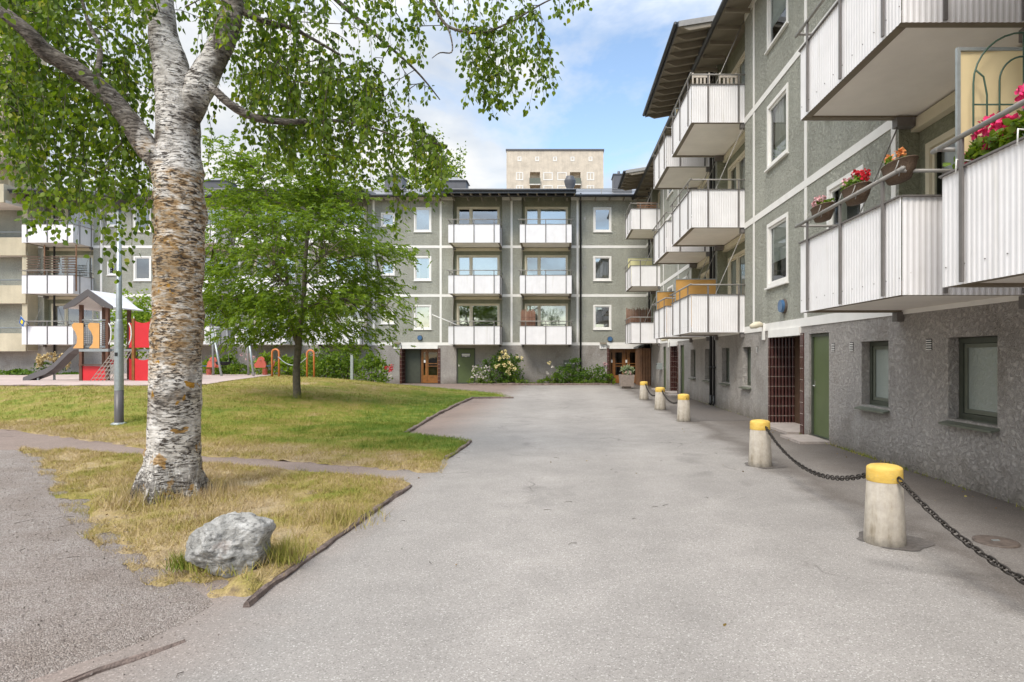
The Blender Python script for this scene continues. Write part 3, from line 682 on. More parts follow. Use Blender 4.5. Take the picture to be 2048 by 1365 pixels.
def balcony(root, xa, xb, z0, corrugated, rec=.30, dep=1.42):
    sl = MB()
    sl.box((xa + .02, -dep + .03, z0 + .03), (xb - .02, rec - .004, z0 + .15), 0)
    ring_pts = ((xa, -dep, xa + .11, rec - .01), (xb - .11, -dep, xb, rec - .01), (xa + .11, -dep, xb - .11, -dep + .11))
    for p in ring_pts: sl.box((p[0] + .004, p[1] + .008, z0 + .004), (p[2] - .004, p[3], z0 + .045), 1)
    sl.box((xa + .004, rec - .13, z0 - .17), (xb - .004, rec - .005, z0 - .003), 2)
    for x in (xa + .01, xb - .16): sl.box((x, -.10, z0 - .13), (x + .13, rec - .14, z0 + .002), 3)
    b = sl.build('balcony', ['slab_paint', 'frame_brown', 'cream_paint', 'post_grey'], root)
    h = 1.0
    p = MB()
    if corrugated:
        p.corr((xa, -dep), (xb, -dep), z0, z0 + h, (0, -1))
        for x in np.arange(xa + .06, xb, .248): p.box((x - .004, -dep - .012, z0 + .17), (x + .004, -dep - .004, z0 + .178), 1)
    else: p.box((xa, -dep - .006, z0), (xb, -dep + .006, z0 + h))
    p.build('front_panel', ['panel_white', 'post_grey'], b)
    for x, s_ in ((xa, -1), (xb, 1)):
        p = MB()
        if corrugated: p.corr((x, -dep + .012), (x, -.004), z0, z0 + h, (s_, 0))
        else: p.box((x - .006, -dep + .008, z0), (x + .006, -.004, z0 + h))
        p.build('end_panel', 'panel_white', b)
    r = MB(); yo = -dep - .03; m_ = (xa + xb) / 2
    for x in (xa + .3, m_, xb - .3): r.box((x - .021, yo - .008, z0 + .015), (x + .021, yo + .013, z0 + 1.25), 0)
    for x, s_ in ((xa - .018, -1), (xb + .018, 1)):
        for y in (-dep + .44, -.17): r.box((x - .011, y - .021, z0 + .015), (x + .011, y + .021, z0 + 1.25), 0)
        r.box((x - .02, -dep, z0 + h), (x + .02, -.01, z0 + h + .014), 0)
        r.tube([(x, yo - .02, z0 + 1.262), (x, -.004, z0 + 1.262)], .021, 6, 1)
    r.box((xa - .01, yo, z0 + h + .001), (xb + .01, yo + .05, z0 + h + .015), 0)
    r.tube([(xa - .10, yo, z0 + 1.266), (xb + .10, yo, z0 + 1.266)], .023, 6, 1)
    r.build('railing', ['post_grey', 'rail_grey'], b)
    for x in (xa + .05, xb - .05):
        MB().tube([(x, -.02, z0 + 2.72), (x, -1.16, z0 + .12)], .011, 6).build('support_rod', 'rail_grey', b)
    return b
S0, SP = 2.27, 2.78
def vent_part(root, x, z, w_=.12, h=.15):
    v = MB(); v.box((x - w_ / 2, -.004, z - h / 2), (x + w_ / 2, .004, z + h / 2), 1)
    k = 5
    for i in range(k): v.box((x - w_ / 2 + .006, -.014, z - h / 2 + i * h / k + .004), (x + w_ / 2 - .006, -.005, z - h / 2 + i * h / k + .016), 0)
    v.build('wall_vent', ['white_paint', 'black_pipe'], root)
def pipe_part(root, x, y=-.09, z1=10.5, r=.05):
    p = MB(); p.tube([(x, y, .12), (x, y, z1), (x, y - .3, z1 + .25)], r, 10)
    for z in np.arange(1.2, z1, 2.3): p.tube([(x, y, z), (x, y, z + .07)], r * 1.28, 10); p.box((x - .012, y + r, z + .02), (x + .012, .0, z + .05))
    p.tube([(x, y - .04, .04), (x, y, .12), (x, y, .35)], r * 1.1, 10)
    p.build('downpipe', 'black_pipe', root)
def slab_door(root, a, b, z1, y=.07, mat='green_door', handle_left=True):
    d = MB(); ring(d, a, b, .02, z1, .05, y - .045, y + .03, 1); d.box((a + .052, y - .015, .03), (b - .052, y + .025, z1 - .052), 0)
    o = d.build('door', [mat, 'dark_frame'], root)
    x = a + .1 if handle_left else b - .1; s_ = 1 if handle_left else -1
    k = MB(); k.box((x - .02, y - .022, .98), (x + .02, y - .014, 1.12)); k.tube([(x, y - .02, 1.02), (x, y - .07, 1.02), (x + s_ * .11, y - .07, 1.02)], .01, 6)
    k.build('handle', 'chrome', o); return o
def oak_door(root, a, b, z1, y, glass_w=True):
    d = MB(); ring(d, a, b, .03, z1, .06, y - .05, y + .04)
    s_ = a + (b - a) * .3
    d.box((s_ - .04, y - .045, .03), (s_ + .04, y + .03, z1 - .06))
    for p, q in ((a + .06, s_ - .04), (s_ + .04, b - .06)):
        d.box((p, y - .02, .03), (q, y + .02, .48)); d.box((p, y - .02, z1 - .2), (q, y + .02, z1 - .06))
        d.box((p, y - .02, .48), (p + .05, y + .02, z1 - .2)); d.box((q - .05, y - .02, .48), (q, y + .02, z1 - .2))
    o = d.build('door', ['oak'], root)
    for p, q in ((a + .11, s_ - .09), (s_ + .09, b - .11)):
        MB().quad((p, y, .48), (q, y, .48), (q, y, z1 - .2), (p, y, z1 - .2)).build('pane', 'door_glass', o)
    h = MB(); h.box((s_ + .1, y - .075, .98), (b - .1, y - .05, 1.02)); h.box((s_ + .1, y - .075, 1.13), (b - .1, y - .05, 1.17))
    h.build('handle', 'oak', o)
    MB().box((s_ - .17, y - .062, 1.2), (s_ - .07, y - .048, 1.36)).build('notice', 'sign_white', o)
    return o
def tiled(root, x, y0, y1, z1, s_, front):
    """a ribbed brown tile reveal at x running from y0 to y1, plus its front strip"""
    t = MB(); t.corr((x, y0), (x, y1), .02, z1, (s_, 0), .078, .016, 0)
    z = .2
    while z < z1: t.box((min(x, x + s_ * .02), y0, z), (max(x, x + s_ * .02), y1, z + .009), 1); z += .228
    a, b = front; t.box((a, -.022, .02), (b, .0, z1 + .0), 0); z = .2
    while z < z1: t.box((a, -.025, z), (b, -.02, z + .009), 1); z += .228
    t.build('tiled_reveal', ['tile_brown', 'joint'], root)

def house(root, x0, x1, bays, wins, small, base_holes, entr, strips, canopies, corrugated, bay_split, cov, fas=.06):
    """three storeys of green plaster over a grey base, with recessed balcony bays"""
    up = MB(); ZT = 10.72; rec = .30
    bayh = [(a, b, 2.30, ZT) for a, b in bays]
    wh = [(a, b, S0 + SP * k + o0, S0 + SP * k + o1) for a, b, o0, o1, ks in wins for k in ks]
    wall_grid(up, x0, x1, 2.2, ZT, bayh + wh, 0, 0)
    up.quad((x0, 0, ZT), (x1, 0, ZT), (x1, 6, ZT + .2), (x0, 6, ZT + .2), 0)
    for h in wh: reveal(up, h, 0, .1, 0)
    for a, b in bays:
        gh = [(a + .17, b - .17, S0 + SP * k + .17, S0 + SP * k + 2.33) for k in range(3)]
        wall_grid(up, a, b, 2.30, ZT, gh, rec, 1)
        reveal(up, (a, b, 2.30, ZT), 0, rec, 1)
    up.quad((x0, 11, 0), (x0, 0, 0), (x0, 0, ZT), (x0, 11, ZT), 0); up.quad((x1, 0, 0), (x1, 11, 0), (x1, 11, ZT), (x1, 0, ZT), 0)
    up.quad((x1, 11, 0), (x0, 11, 0), (x0, 11, ZT), (x1, 11, ZT), 0)
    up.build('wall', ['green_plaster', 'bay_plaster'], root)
    bw = MB(); wall_grid(bw, x0, x1, -.05, 2.2, base_holes, 0, 0)
    for h in base_holes: reveal(bw, h, 0, h[4], 0, h[2] > .1)
    for a, b, dpt in entr: bw.quad((a, dpt, 0), (b, dpt, 0), (b, dpt, 2.05), (a, dpt, 2.05), 1)
    bw.build('base_wall', ['base_plaster', 'dark_wood'], root)
    t = MB()
    def segs(lo, hi, cuts):
        x = lo
        for a, b in sorted(cuts):
            if a > x: yield x, a
            x = b
        if x < hi: yield x, hi
    for i, (zc, hw) in enumerate(((2.275, .085), (S0 + SP - .02, .075), (S0 + 2 * SP - .02, .075), (10.55, .09))):
        for a, b in segs(x0, x1, [] if i == 0 else bays): t.box((a, -.016, zc - hw), (b, -.0005, zc + hw))
    zcs = [2.36, S0 + SP - .095, S0 + SP + .055, S0 + 2 * SP - .095, S0 + 2 * SP + .055, 10.46]
    for x in strips:
        for q in range(3): t.box((x - .06, -.013, zcs[2 * q] + .001), (x + .06, -.0005, zcs[2 * q + 1] - .001))
    t.build('facade_trim', 'white_paint', root)
    i = 0
    for a, b, o0, o1, ks in wins:
        for k in ks:
            window(root, a, b, S0 + SP * k + o0, S0 + SP * k + o1, 0, None, cov[i % len(cov)], fw=.085 if b - a > .8 else .06, gl='glass_clear' if corrugated else 'glass'); i += 1
    for a, b in bays:
        for k in range(3):
            z0 = S0 + SP * k - .05
            balcony(root, a, b, z0, corrugated)
            window(root, a + .17, b - .17, S0 + SP * k + .17, S0 + SP * k + 2.33, rec, [bay_split], cov[(i * 3 + k) % len(cov)], gl='glass_clear' if corrugated else 'glass', frame='cream_paint', out=.02, sill=False, room=1.6); i += 1
    # roof
    rf = MB(); zs = lambda y: 10.80 + .33 * y
    ov = -.7
    rf.add([(x0, ov, zs(ov)), (x1, ov, zs(ov)), (x1, 5.5, zs(5.5)), (x0, 5.5, zs(5.5)), (x0, 11.6, zs(5.5) - 2), (x1, 11.6, zs(5.5) - 2)], [(0, 1, 2, 3), (3, 2, 5, 4)], 0)
    rf.add([(x0, ov, zs(ov) - .06), (x1, ov, zs(ov) - .06), (x1, .4, 10.74), (x0, .4, 10.74)], [(3, 2, 1, 0)], 1)
    rf.tube([(x0, ov - .05, zs(ov) - .03), (x1, ov - .05, zs(ov) - .03)], .075, 8, 2)
    for x in np.arange(x0 + .4, x1, .8): rf.box((x - .03, ov + .05, zs(ov) - .16), (x + .03, -.02, zs(ov) - .062), 1)
    for yy, zo in ((.6, .28), (.6, .16)): rf.tube([(x0 + .3, yy, zs(yy) + zo), (x1 - .3, yy, zs(yy) + zo)], .022, 5, 3)
    for x in np.arange(x0 + 1, x1, 2.2): rf.box((x - .02, .57, zs(.6)), (x + .02, .62, zs(.6) + .3), 3)
    r_ = rf.build('roof', ['roof_metal', 'soffit', 'gutter', 'rail_grey'], root)
    for a, b in canopies:
        c = MB(); oy = -1.70; zb = lambda y: 10.80 + .16 * y
        c.add([(a, oy, zb(oy)), (b, oy, zb(oy)), (b, .35, zb(.35)), (a, .35, zb(.35)), (a, oy, zb(oy) + .05), (b, oy, zb(oy) + .05), (b, .35, zb(.35) + .05), (a, .35, zb(.35) + .05)],
              [(3, 2, 1, 0), (4, 5, 6, 7), (0, 1, 5, 4), (0, 4, 7, 3), (1, 2, 6, 5)], 0)
        nn = max(2, round((b - a) / .52))
        for i2 in range(nn + 1):
            x = a + .05 + (b - a - .1) * i2 / nn
            c.add([(x - .035, oy + .06, zb(oy) - .03), (x + .035, oy + .06, zb(oy) - .03), (x + .035, oy + .30, zb(oy) - .13), (x - .035, oy + .30, zb(oy) - .13),
                   (x - .035, .0, zb(0) - .15), (x + .035, .0, zb(0) - .15), (x - .035, oy + .06, zb(oy) - .001), (x + .035, oy + .06, zb(oy) - .001), (x - .035, .0, zb(0) - .001), (x + .035, .0, zb(0) - .001)],
                  [(0, 1, 3, 2)[::-1] if False else (0, 3, 2, 1), (3, 4, 5, 2), (0, 6, 8, 4, 3), (1, 2, 5, 9, 7), (0, 1, 7, 6)], 0)
        for e in (a, b): c.box((e - .02, oy, zb(oy) - .02), (e + .02, oy + .001, zb(oy) + .05), 1)
        c.box((a - .03, oy - .03, zb(oy) - fas), (b + .03, oy - .002, zb(oy) + .08), 1)
        c.tube([(a - .02, oy - .08, zb(oy) + .03), (b + .02, oy - .08, zb(oy) + .03)], .06, 8, 1)
        for e, s_ in ((a, -1), (b, 1)):
            c.add([(e + s_ * .025, oy, zb(oy) - .05), (e + s_ * .025, .3, zb(.3) - .05), (e + s_ * .025, .3, zb(.3) + .1), (e + s_ * .025, oy, zb(oy) + .1),
                   (e + s_ * .003, oy, zb(oy) - .05), (e + s_ * .003, .3, zb(.3) - .05), (e + s_ * .003, .3, zb(.3) + .1), (e + s_ * .003, oy, zb(oy) + .1)],
                  [(0, 1, 2, 3), (4, 7, 6, 5), (0, 3, 7, 4), (0, 4, 5, 1), (3, 2, 6, 7)], 2)
        c.build('canopy', ['soffit', 'gutter', 'rail_grey'], root)
    return r_

# ------------------------------------------------------------------ far house (faces the camera)
YF = 34.2
far = thing('apartment_building', 'long green and grey three storey apartment house closing off the far end of the yard', 'apartment building', (0, YF, 0))
fb = [(-6.1, -3.3), (-2.19, .63), (-13.75, -10.95), (-17.75, -14.95), (-21.6, -18.8), (-29.4, -26.6)]
fw_ = [(-8.32, -7.33, .83, 2.23, (0, 1, 2)), (1.9, 2.93, .83, 2.23, (0, 1, 2)), (-10.2, -9.42, 1.15, 1.92, (0, 1, 2)), (-24.3, -23.3, .83, 2.23, (0, 1, 2)), (-25.8, -25.05, 1.15, 1.92, (0, 1, 2))]
fe = [(-9.02, -6.95), (2.80, 4.55)]
fbh = [(a, b, .02, 2.03, .6) for a, b in fe] + [(-5.9, -4.83, .02, 2.05, .08)]
house(far, -36, 4.9, fb, fw_, [], fbh, [(a, b, .6) for a, b in fe],
      [-26.15, -22.3, -18.28, -14.35, -10.62, -6.8, -2.76, 1.0], [(-6.5, .85), (-18.2, -10.6), (-29.8, -26.2)], False, .33,
      [None, 'curtain', 'blind', None, 'sheer', None, 'curtain', None, None, 'blind'], .13)
oak_door(far, -8.0, -6.98, 2.0, .5); oak_door(far, 2.86, 3.7, 2.0, .55)
oak_door(far, 3.72, 4.5, 2.0, .55)
MB().box((-8.95, .56, .03), (-8.1, .6, 1.98)).build('door', 'dark_frame', far)  # left green door; the recess shade is put into its dark colour
slab_door(far, -5.88, -4.85, 2.03)
for (a, b) in fe:
    tiled(far, a, 0, .6, 2.03, 1, (a - .12, a)); tiled(far, b, 0, .6, 2.03, -1, (b, b + .14))
    MB().box((a + .02, -.03, 2.0), (b - .02, .1, 2.185)).build('lintel', 'white_paint', far)
for k in range(3):
    for x in (-9.08, 1.42): vent_part(far, x, S0 + SP * k + 1.6, .14, .14)
pipe_part(far, 1.17); pipe_part(far, -28.95 + .2)
for px, yy, w_, h in ((791, 2.4, 1.05, 1.5), (908, 2.6, 1.6, 1.0), (438, 2.6, 1.6, 1.0), (1244, 2.0, 1.1, 1.75)):
    x = (px - CX) * (YF + yy) / F; zr = 10.8 + .33 * yy
    c = MB(); c.box((x - w_ / 2, yy - .5, zr - .4), (x + w_ / 2, yy + .6, zr + h * .52), 0)
    if w_ > 1.5:
        c.add([(x - w_ / 2 - .1, yy - .6, zr + h * .52 + .02), (x + w_ / 2 + .1, yy - .6, zr + h * .52 + .02), (x + w_ / 2 + .1, yy + .7, zr + h * .52 + .02), (x - w_ / 2 - .1, yy + .7, zr + h * .52 + .02), (x, yy, zr + h * .52 + .38)],
              [(3, 2, 1, 0), (0, 1, 4), (1, 2, 4), (2, 3, 4), (3, 0, 4)], 1)
    else:
        c.box((x - w_ / 2 - .05, yy - .55, zr + h * .52 + .002), (x + w_ / 2 + .05, yy + .65, zr + h * .52 + .06), 0)
        for dx in (-.2, .12): c.tube([(x + dx, yy, zr + h * .52 + .05), (x + dx, yy, zr + h * .52 + .35)], .08, 8, 0)
    c.build('chimney', ['chimney_metal', 'roof_metal'], far)
c = MB(); x = (1140 - CX) * 36.5 / F; c.lathe([(.2, 11.2), (.2, 11.75), (.3, 11.95), (.36, 12.2), (.36, 12.25), (.24, 12.45), (.24, 12.5)], (x, 2.3, 0), 14)
c.build('roof_ventilator', 'chimney_metal', far)

# ------------------------------------------------------------------ near house (right of the drive)
XR = 4.9
def lx(Y): return YF - Y
near = thing('apartment_building', 'apartment house with corrugated white balconies along the drive beside the chained bollards', 'apartment building', (XR, YF, 0), R(-90))
rb = [(lx(b), lx(a)) for a, b in ((2.75, 5.46), (6.12, 8.68), (15.9, 18.7), (19.6, 22.3), (29.3, 31.9))]
rw = [(lx(14.17), lx(12.87), .92, 2.42, (0, 1, 2)), (lx(10.99), lx(9.67), .92, 2.42, (0, 1, 2)), (lx(24.3), lx(23.0), .92, 2.42, (0, 1, 2)), (lx(27.3), lx(26.0), .92, 2.42, (0, 1, 2))]
bwn = [(lx(b), lx(a), .81, 1.83) for a, b in ((6.72, 7.57), (8.95, 9.75), (15.4, 16.1), (17.35, 18.15), (19.5, 20.3), (21.7, 22.5))]
dr = [(lx(11.8), lx(10.93)), (lx(24.5), lx(23.7)), (lx(28.6), lx(27.75))]
en = [(lx(13.97), lx(12.2)), (lx(26.5), lx(25.0))]
holes = [(*h, .2) for h in bwn] + [(a, b, .06, 2.03, .1) for a, b in dr] + [(a, b, .04, 2.06, .56) for a, b in en]
house(near, -.0, 38, rb, rw, [], holes, [(a, b, .56) for a, b in en],
      [lx(v) for v in (15.15, 11.95, 8.80, 24.85, 22.55, 28.4)], [(lx(22.3), lx(16.2)), (lx(32.0), lx(29.2)), (lx(9.0), lx(2.4))], True, .38,
      ['blind', 'sheer', 'blind', 'curtain', 'sheer', 'blind'])
for a, b, c0, d in bwn:
    f = MB(); ring(f, a + .005, b - .005, c0 + .005, d - .005, .07, .13, .2, 0); ring(f, a + .08, b - .08, c0 + .08, d - .08, .05, .15, .19, 1)
    f.quad((a, .7, c0), (b, .7, c0), (b, .7, d), (a, .7, d), 2); f.quad((a, .21, d), (b, .21, d), (b, .7, d), (a, .7, d), 2)
    f.quad((a, .21, c0), (a, .7, c0), (a, .7, d), (a, .21, d), 2); f.quad((b, .21, c0), (b, .7, c0), (b, .7, d), (b, .21, d), 2)
    o = f.build('window', ['dark_frame', 'sill_green', 'room'], near)
    MB().quad((a + .12, .17, c0 + .12), (b - .12, .17, c0 + .12), (b - .12, .17, d - .12), (a + .12, .17, d - .12)).build('pane', 'frosted', o)
    s_ = MB(); s_.add([(a - .04, -.10, c0 - .05), (b + .04, -.10, c0 - .05), (b + .002, .14, c0 + .012), (a - .002, .14, c0 + .012), (a - .04, -.10, c0 - .075), (b + .04, -.10, c0 - .075), (b + .04, -.002, c0 - .05), (a - .04, -.002, c0 - .05)],
                      [(0, 1, 2, 3), (0, 4, 5, 1), (4, 7, 6, 5), (0, 3, 7, 4), (1, 5, 6, 2)])
    s_.build('sill', 'sill_green', o)
for a, b in dr:
    slab_door(near, a + .005, b - .005, 2.02, .085)
    MB().box((a - .06, -.55, 0), (b + .06, -.003, .045)).build('doorstep', 'concrete_step', near)
for a, b in en:
    tiled(near, a, 0, .56, 2.06, 1, (a - .09, a)); tiled(near, b, 0, .56, 2.06, -1, (b, b + .16))
    MB().box((a - .02, -.05, 2.02), (b + .02, .12, 2.188)).build('lintel', 'white_paint', near)
    slab_door(near, a + .62, b - .05, 1.98, .5, 'green_door')
    MB().box((a, -.28, 0), (b, .55, .05)).build('doorstep', 'concrete_step', near)
for Y in (10.75, 10.07, 7.96, 14.9): vent_part(near, lx(Y), 1.75)
pipe_part(near, lx(19.12)); pipe_part(near, lx(18.85), -.06, 10.4, .035); pipe_part(near, lx(32.4))

# ------------------------------------------------------------------ things fixed to the two houses
def wall_lamp(loc, rz, label):
    o = thing('wall_lamp', label, 'lamp', loc, rz, 'round blue wall lamps')
    s = MB(); n = 24
    def disc(mb, r, y0, y1, mat):
        vs = [(r * math.cos(6.2832 * i / n), y0, r * math.sin(6.2832 * i / n)) for i in range(n)] + [(r * .94 * math.cos(6.2832 * i / n), y1, r * .94 * math.sin(6.2832 * i / n)) for i in range(n)]
        mb.add(vs, [tuple(range(n)), tuple(range(2 * n - 1, n - 1, -1))] + [(i, (i + 1) % n, (i + 1) % n + n, i + n) for i in range(n)], mat)
    disc(s, .16, 0, -.05, 0); s.build('backplate', 'rust', o)
    s = MB(); disc(s, .14, -.05, -.11, 0); s.build('lamp_face', 'lamp_blue', o); return o
wall_lamp((-7.98, YF - .002, 2.62), 0, 'round blue wall lamp above the entrance beside the green door')
wall_lamp((XR - .002, 13.07, 2.68), R(-90), 'round blue wall lamp above the brown tiled entrance nearest the bollards')
wall_lamp((-1.35 + 4.2, YF - .002, 2.55), 0, 'round blue wall lamp beside the balcony in the far corner of the yard')
def number_sign(loc, rz, txt, label):
    o = thing('house_number_sign', label, 'sign', loc, rz, 'house number signs')
    s = MB(); s.box((-.2, -.03, -.16), (.2, 0, .1)); s.build('plate', 'sign_white', o)
    s = MB(); s.plate([(-.16, .1), (.16, .1), (.2, .2), (-.2, .2)], -.16, 0); s.build('lamp_hood', 'soffit', o)
    cu = bpy.data.curves.new('number', 'FONT'); cu.body = txt; cu.size = .2; cu.align_x = 'CENTER'; cu.extrude = .002
    to_ = bpy.data.objects.new('number', cu); COL.objects.link(to_); bpy.context.view_layer.update()
    me_ = bpy.data.meshes.new_from_object(to_.evaluated_get(bpy.context.evaluated_depsgraph_get())); bpy.data.objects.remove(to_)
    me_.materials.clear(); me_.materials.append(M['sign_dark']); t = bpy.data.objects.new('number', me_); COL.objects.link(t); t.parent = o; t.location = (0, -.033, -.12); t.rotation_euler = (R(90), 0, 0)
number_sign((-9.27, YF - .018, 2.16), 0, '143', 'small white house number sign with hood left of the oak entrance by the rose bush')
number_sign((2.45, YF - .018, 2.16), 0, '141', 'small white house number sign with hood at the far corner entrance behind the planter')
def arm_lamp(Y, label):
    o = thing('entrance_lamp', label, 'lamp', (XR - .018, Y, 2.3), R(-90), 'cream entrance lamps')
    s = MB(); s.box((-.05, -.05, -.32), (.05, 0, .08)); s.build('wall_box', 'sign_white', o)
    s = MB(); s.tube([(0, -.05, .03), (0, -.12, .05), (0, -.22, .03), (0, -.34, -.01)], [.05, .07, .085, .05], 12); s.build('lamp_head', 'cream_paint', o)
arm_lamp(14.32, 'cream lamp head on white wall box beside the nearest brown tiled entrance')
arm_lamp(26.9, 'cream lamp head on white wall box beside the farther brown tiled entrance')
o = thing('door_sign', 'dark sign plate with two white strips of small lettering on the green door', 'sign', (-5.37, YF + .05, 1.62))
MB().box((-.26, -.012, -.1), (.26, 0, .12)).build('plate', 'sign_dark', o)
s = MB(); s.box((-.23, -.016, .03), (.23, -.012, .09)); s.box((-.22, -.016, -.05), (.22, -.012, .0)); s.box((-.06, -.016, -.085), (.06, -.012, -.065)); s.build('lettering', 'sign_white', o)
o = thing('intercom', 'small dark entry phone on the grey wall beside the corner entrance', 'intercom', (2.55, YF - .001, 1.1))
MB().box((-.05, -.04, -.09), (.05, 0, .09)).build('housing', 'black_pipe', o); MB().box((-.03, -.045, -.03), (.03, -.04, .05)).build('keypad', 'galv', o)
o = thing('mailbox', 'small grey metal box fixed to the wall near the far tiled entrance', 'box', (XR - .001, 28.9, 1.1), R(-90))
MB().box((-.2, -.25, -.15), (.2, 0, .15)).build('box_body', 'galv', o); MB().box((-.16, -.256, .06), (.16, -.25, .09)).build('slot', 'black_pipe', o)
o = thing('door_call_box', 'grey notice box on the base wall behind the flower bed shrubs', 'box', (.55, YF - .001, 1.0))
MB().box((-.35, -.06, -.3), (.35, 0, .35)).build('box_body', 'sill_green', o); MB().box((-.28, -.066, .12), (.28, -.06, .2)).build('label_strip', 'sign_white', o)
# wooden bin store in the corner
o = thing('plank_shed', 'narrow brown plank shed with dark lean-to roof in the corner by the entrance', 'shed', (4.3, 32.2, 0))
s = MB(); s.box((.02, .02, 0), (.58, 1.9, 2.0), 1); s.corr((0, 1.9), (0, 0), 0, 2.0, (-1, 0), .13, .03); s.corr((0, 0), (.58, 0), 0, 2.0, (0, -1), .13, .03); s.build('plank_wall', ['plank', 'dark_wood'], o)
MB().add([(-.12, -.12, 2.0), (.6, -.12, 2.3), (.6, 1.95, 2.3), (-.12, 1.95, 2.0), (-.12, -.12, 2.08), (.6, -.12, 2.38), (.6, 1.95, 2.38), (-.12, 1.95, 2.08)],
         [(3, 2, 1, 0), (4, 5, 6, 7), (0, 1, 5, 4), (1, 2, 6, 5), (2, 3, 7, 6), (3, 0, 4, 7)]).build('roof', 'gutter', o)
# screens
def screen(loc, rz, w_, h, mat, label, grp=None):
    o = thing('privacy_screen', label, 'privacy screen', loc, rz, grp)
    f = MB(); ring(f, 0, w_, 0, h, .03, -.015, .015); f.build('frame', 'galv', o)
    s = MB(); k = 12; vs = []
    for i in range(k + 1):
        x = .03 + (w_ - .06) * i / k; vs += [(x, .012 * math.sin(i * 1.1), .03), (x, .008 * math.sin(i * .8 + 1), h - .03)]
    s.add(vs, [(2 * i, 2 * i + 2, 2 * i + 3, 2 * i + 1) for i in range(k)], 0, True); s.build('fabric', mat, o)
zf = lambda k: S0 + SP * k + .1
screen((3.54, 5.36, zf(0)), 0, 1.3, 1.98, 'screen_cream', 'cream fabric screen with steel frame on the nearest balcony behind the pink geraniums')
screen((3.56, 18.6, zf(0)), 0, 1.3, 1.62, 'screen_orange', 'orange balcony screen on the lowest balcony beside the black downpipe, the bigger one')
screen((3.56, 22.2, zf(0)), 0, 1.0, 1.62, 'screen_orange', 'orange balcony screen farther along the house, half hidden by the larger orange one')
screen((3.56, 18.6, zf(2)), 0, .55, 1.35, 'screen_cream', 'cream balcony screen on the top floor balcony with two chairs')
screen((3.56, 31.8, zf(1)), 0, 1.35, 1.65, 'screen_yellow', 'pale yellow screen on the middle balcony in the far corner')
def reed(loc, rz, w_, h, label):
    o = thing('reed_screen', label, 'reed screen', loc, rz); s = MB(); x = 0
    while x < w_: s.tube([(x, random.uniform(-.01, .01), 0), (x + random.uniform(-.01, .01), random.uniform(-.01, .01), h * random.uniform(.93, 1.03))], .012, 5); x += .022
    s.build('reeds', 'reed', o); s = MB()
    for z in (.25, h * .75): s.tube([(0, -.016, z), (w_, -.016, z)], .004, 4)
    s.build('binding_wire', 'twig', o)
reed((3.52, 31.84, zf(0) + .1), 0, 1.3, 1.65, 'tall brown reed screen on the lowest balcony in the far corner')
reed((-2.13, YF - 1.36, zf(0) + .1), 0, .78, 1.65, 'brown reed screen across half the lowest balcony above the flower bed')
o = thing('slatted_screen', 'dark wooden slat screens on the middle balcony above the slide', 'screen', (-29.3, YF - 1.3, zf(1)))
for x0_, w_ in ((.05, .75), (.95, .9), (2.0, .75)):
    s = MB()
    for z in np.arange(1.0, 1.9, .14): s.box((x0_, -.01, z), (x0_ + w_, .01, z + .06))
    s.build('slat_panel', 'dark_wood', o)
s = MB()
for x in (.98, 2.72): s.box((x, .012, 0), (x + .06, .05, 2.55))
s.build('timber_post', 'plank', o)
# chairs on the top balcony
def chair(loc, rz, label):
    o = thing('folding_chair', label, 'chair', loc, rz, 'pale chairs on the top balcony')
    s = MB(); s.box((-.22, -.22, .43), (.22, .2, .46)); s.build('seat', 'chair_wood', o)
    s = MB(); s.box((-.2, .19, 1.10), (.2, .22, 1.17)); s.box((-.2, .19, .78), (.2, .22, .83))
    for x in (-.1, 0, .1): s.box((x - .025, .195, .84), (x + .025, .215, 1.095))
    s.build('backrest', 'chair_wood', o)
    for x in (-.235, .2):
        MB().box((x, .18, 0), (x + .035, .23, 1.22)).build('leg', 'chair_wood', o); MB().box((x, -.22, 0), (x + .035, -.18, .43)).build('leg', 'chair_wood', o)
chair((3.78, 16.3, zf(2) + .03), R(180), 'pale wooden chair at the outer rail of the top balcony')
chair((4.5, 16.3, zf(2) + .03), R(180), 'pale wooden chair nearer the wall on the top balcony')
o = thing('bench', 'brown slatted bench on the top balcony in the far corner', 'bench', (4.3, 29.6, zf(2)))
s = MB()
for z in (.92, 1.04, 1.16): s.box((-.5, 0, z), (.5, .03, z + .08))
s.build('backrest', 'plank', o); MB().box((-.5, .03, .4), (.5, .45, .44)).build('seat', 'plank', o)
for x in (-.5, .45): MB().box((x, .032, 0), (x + .05, .1, .4)).build('leg', 'plank', o)
# flag pole and small flag
o = thing('flagpole', 'bare white pole leaning out from the lowest balcony over the green door', 'pole', at(925, 655, YF - 1.3))
a, b = Vector(at(925, 655, YF - 1.3)), Vector(at(865, 630, YF - 1.9)); s = MB(); s.tube([(0, 0, 0), tuple(b - a)], [.035, .025], 8); s.build('shaft', 'white_paint', o)
MB().blob(tuple(b - a), .04).build('finial', 'white_paint', o)
o = thing('flag', 'small blue and yellow flag on a short stick at the beige balconies', 'flag', at(57, 650, 32.6))
s = MB(); s.tube([(0, 0, 0), (-.35, -.1, .5)], .01, 6); s.build('stick', 'white_paint', o)
s = MB(); s.plate([(-.33, .47), (-.12, .2), (-.2, -.12), (-.42, .1)], -.1, -.09, 0); s.build('cloth', 'flag_blue', o); MB().plate([(-.29, .3), (-.19, .17), (-.25, .0), (-.35, .12)], -.108, -.101).build('yellow_cross', 'flag_yellow', o)
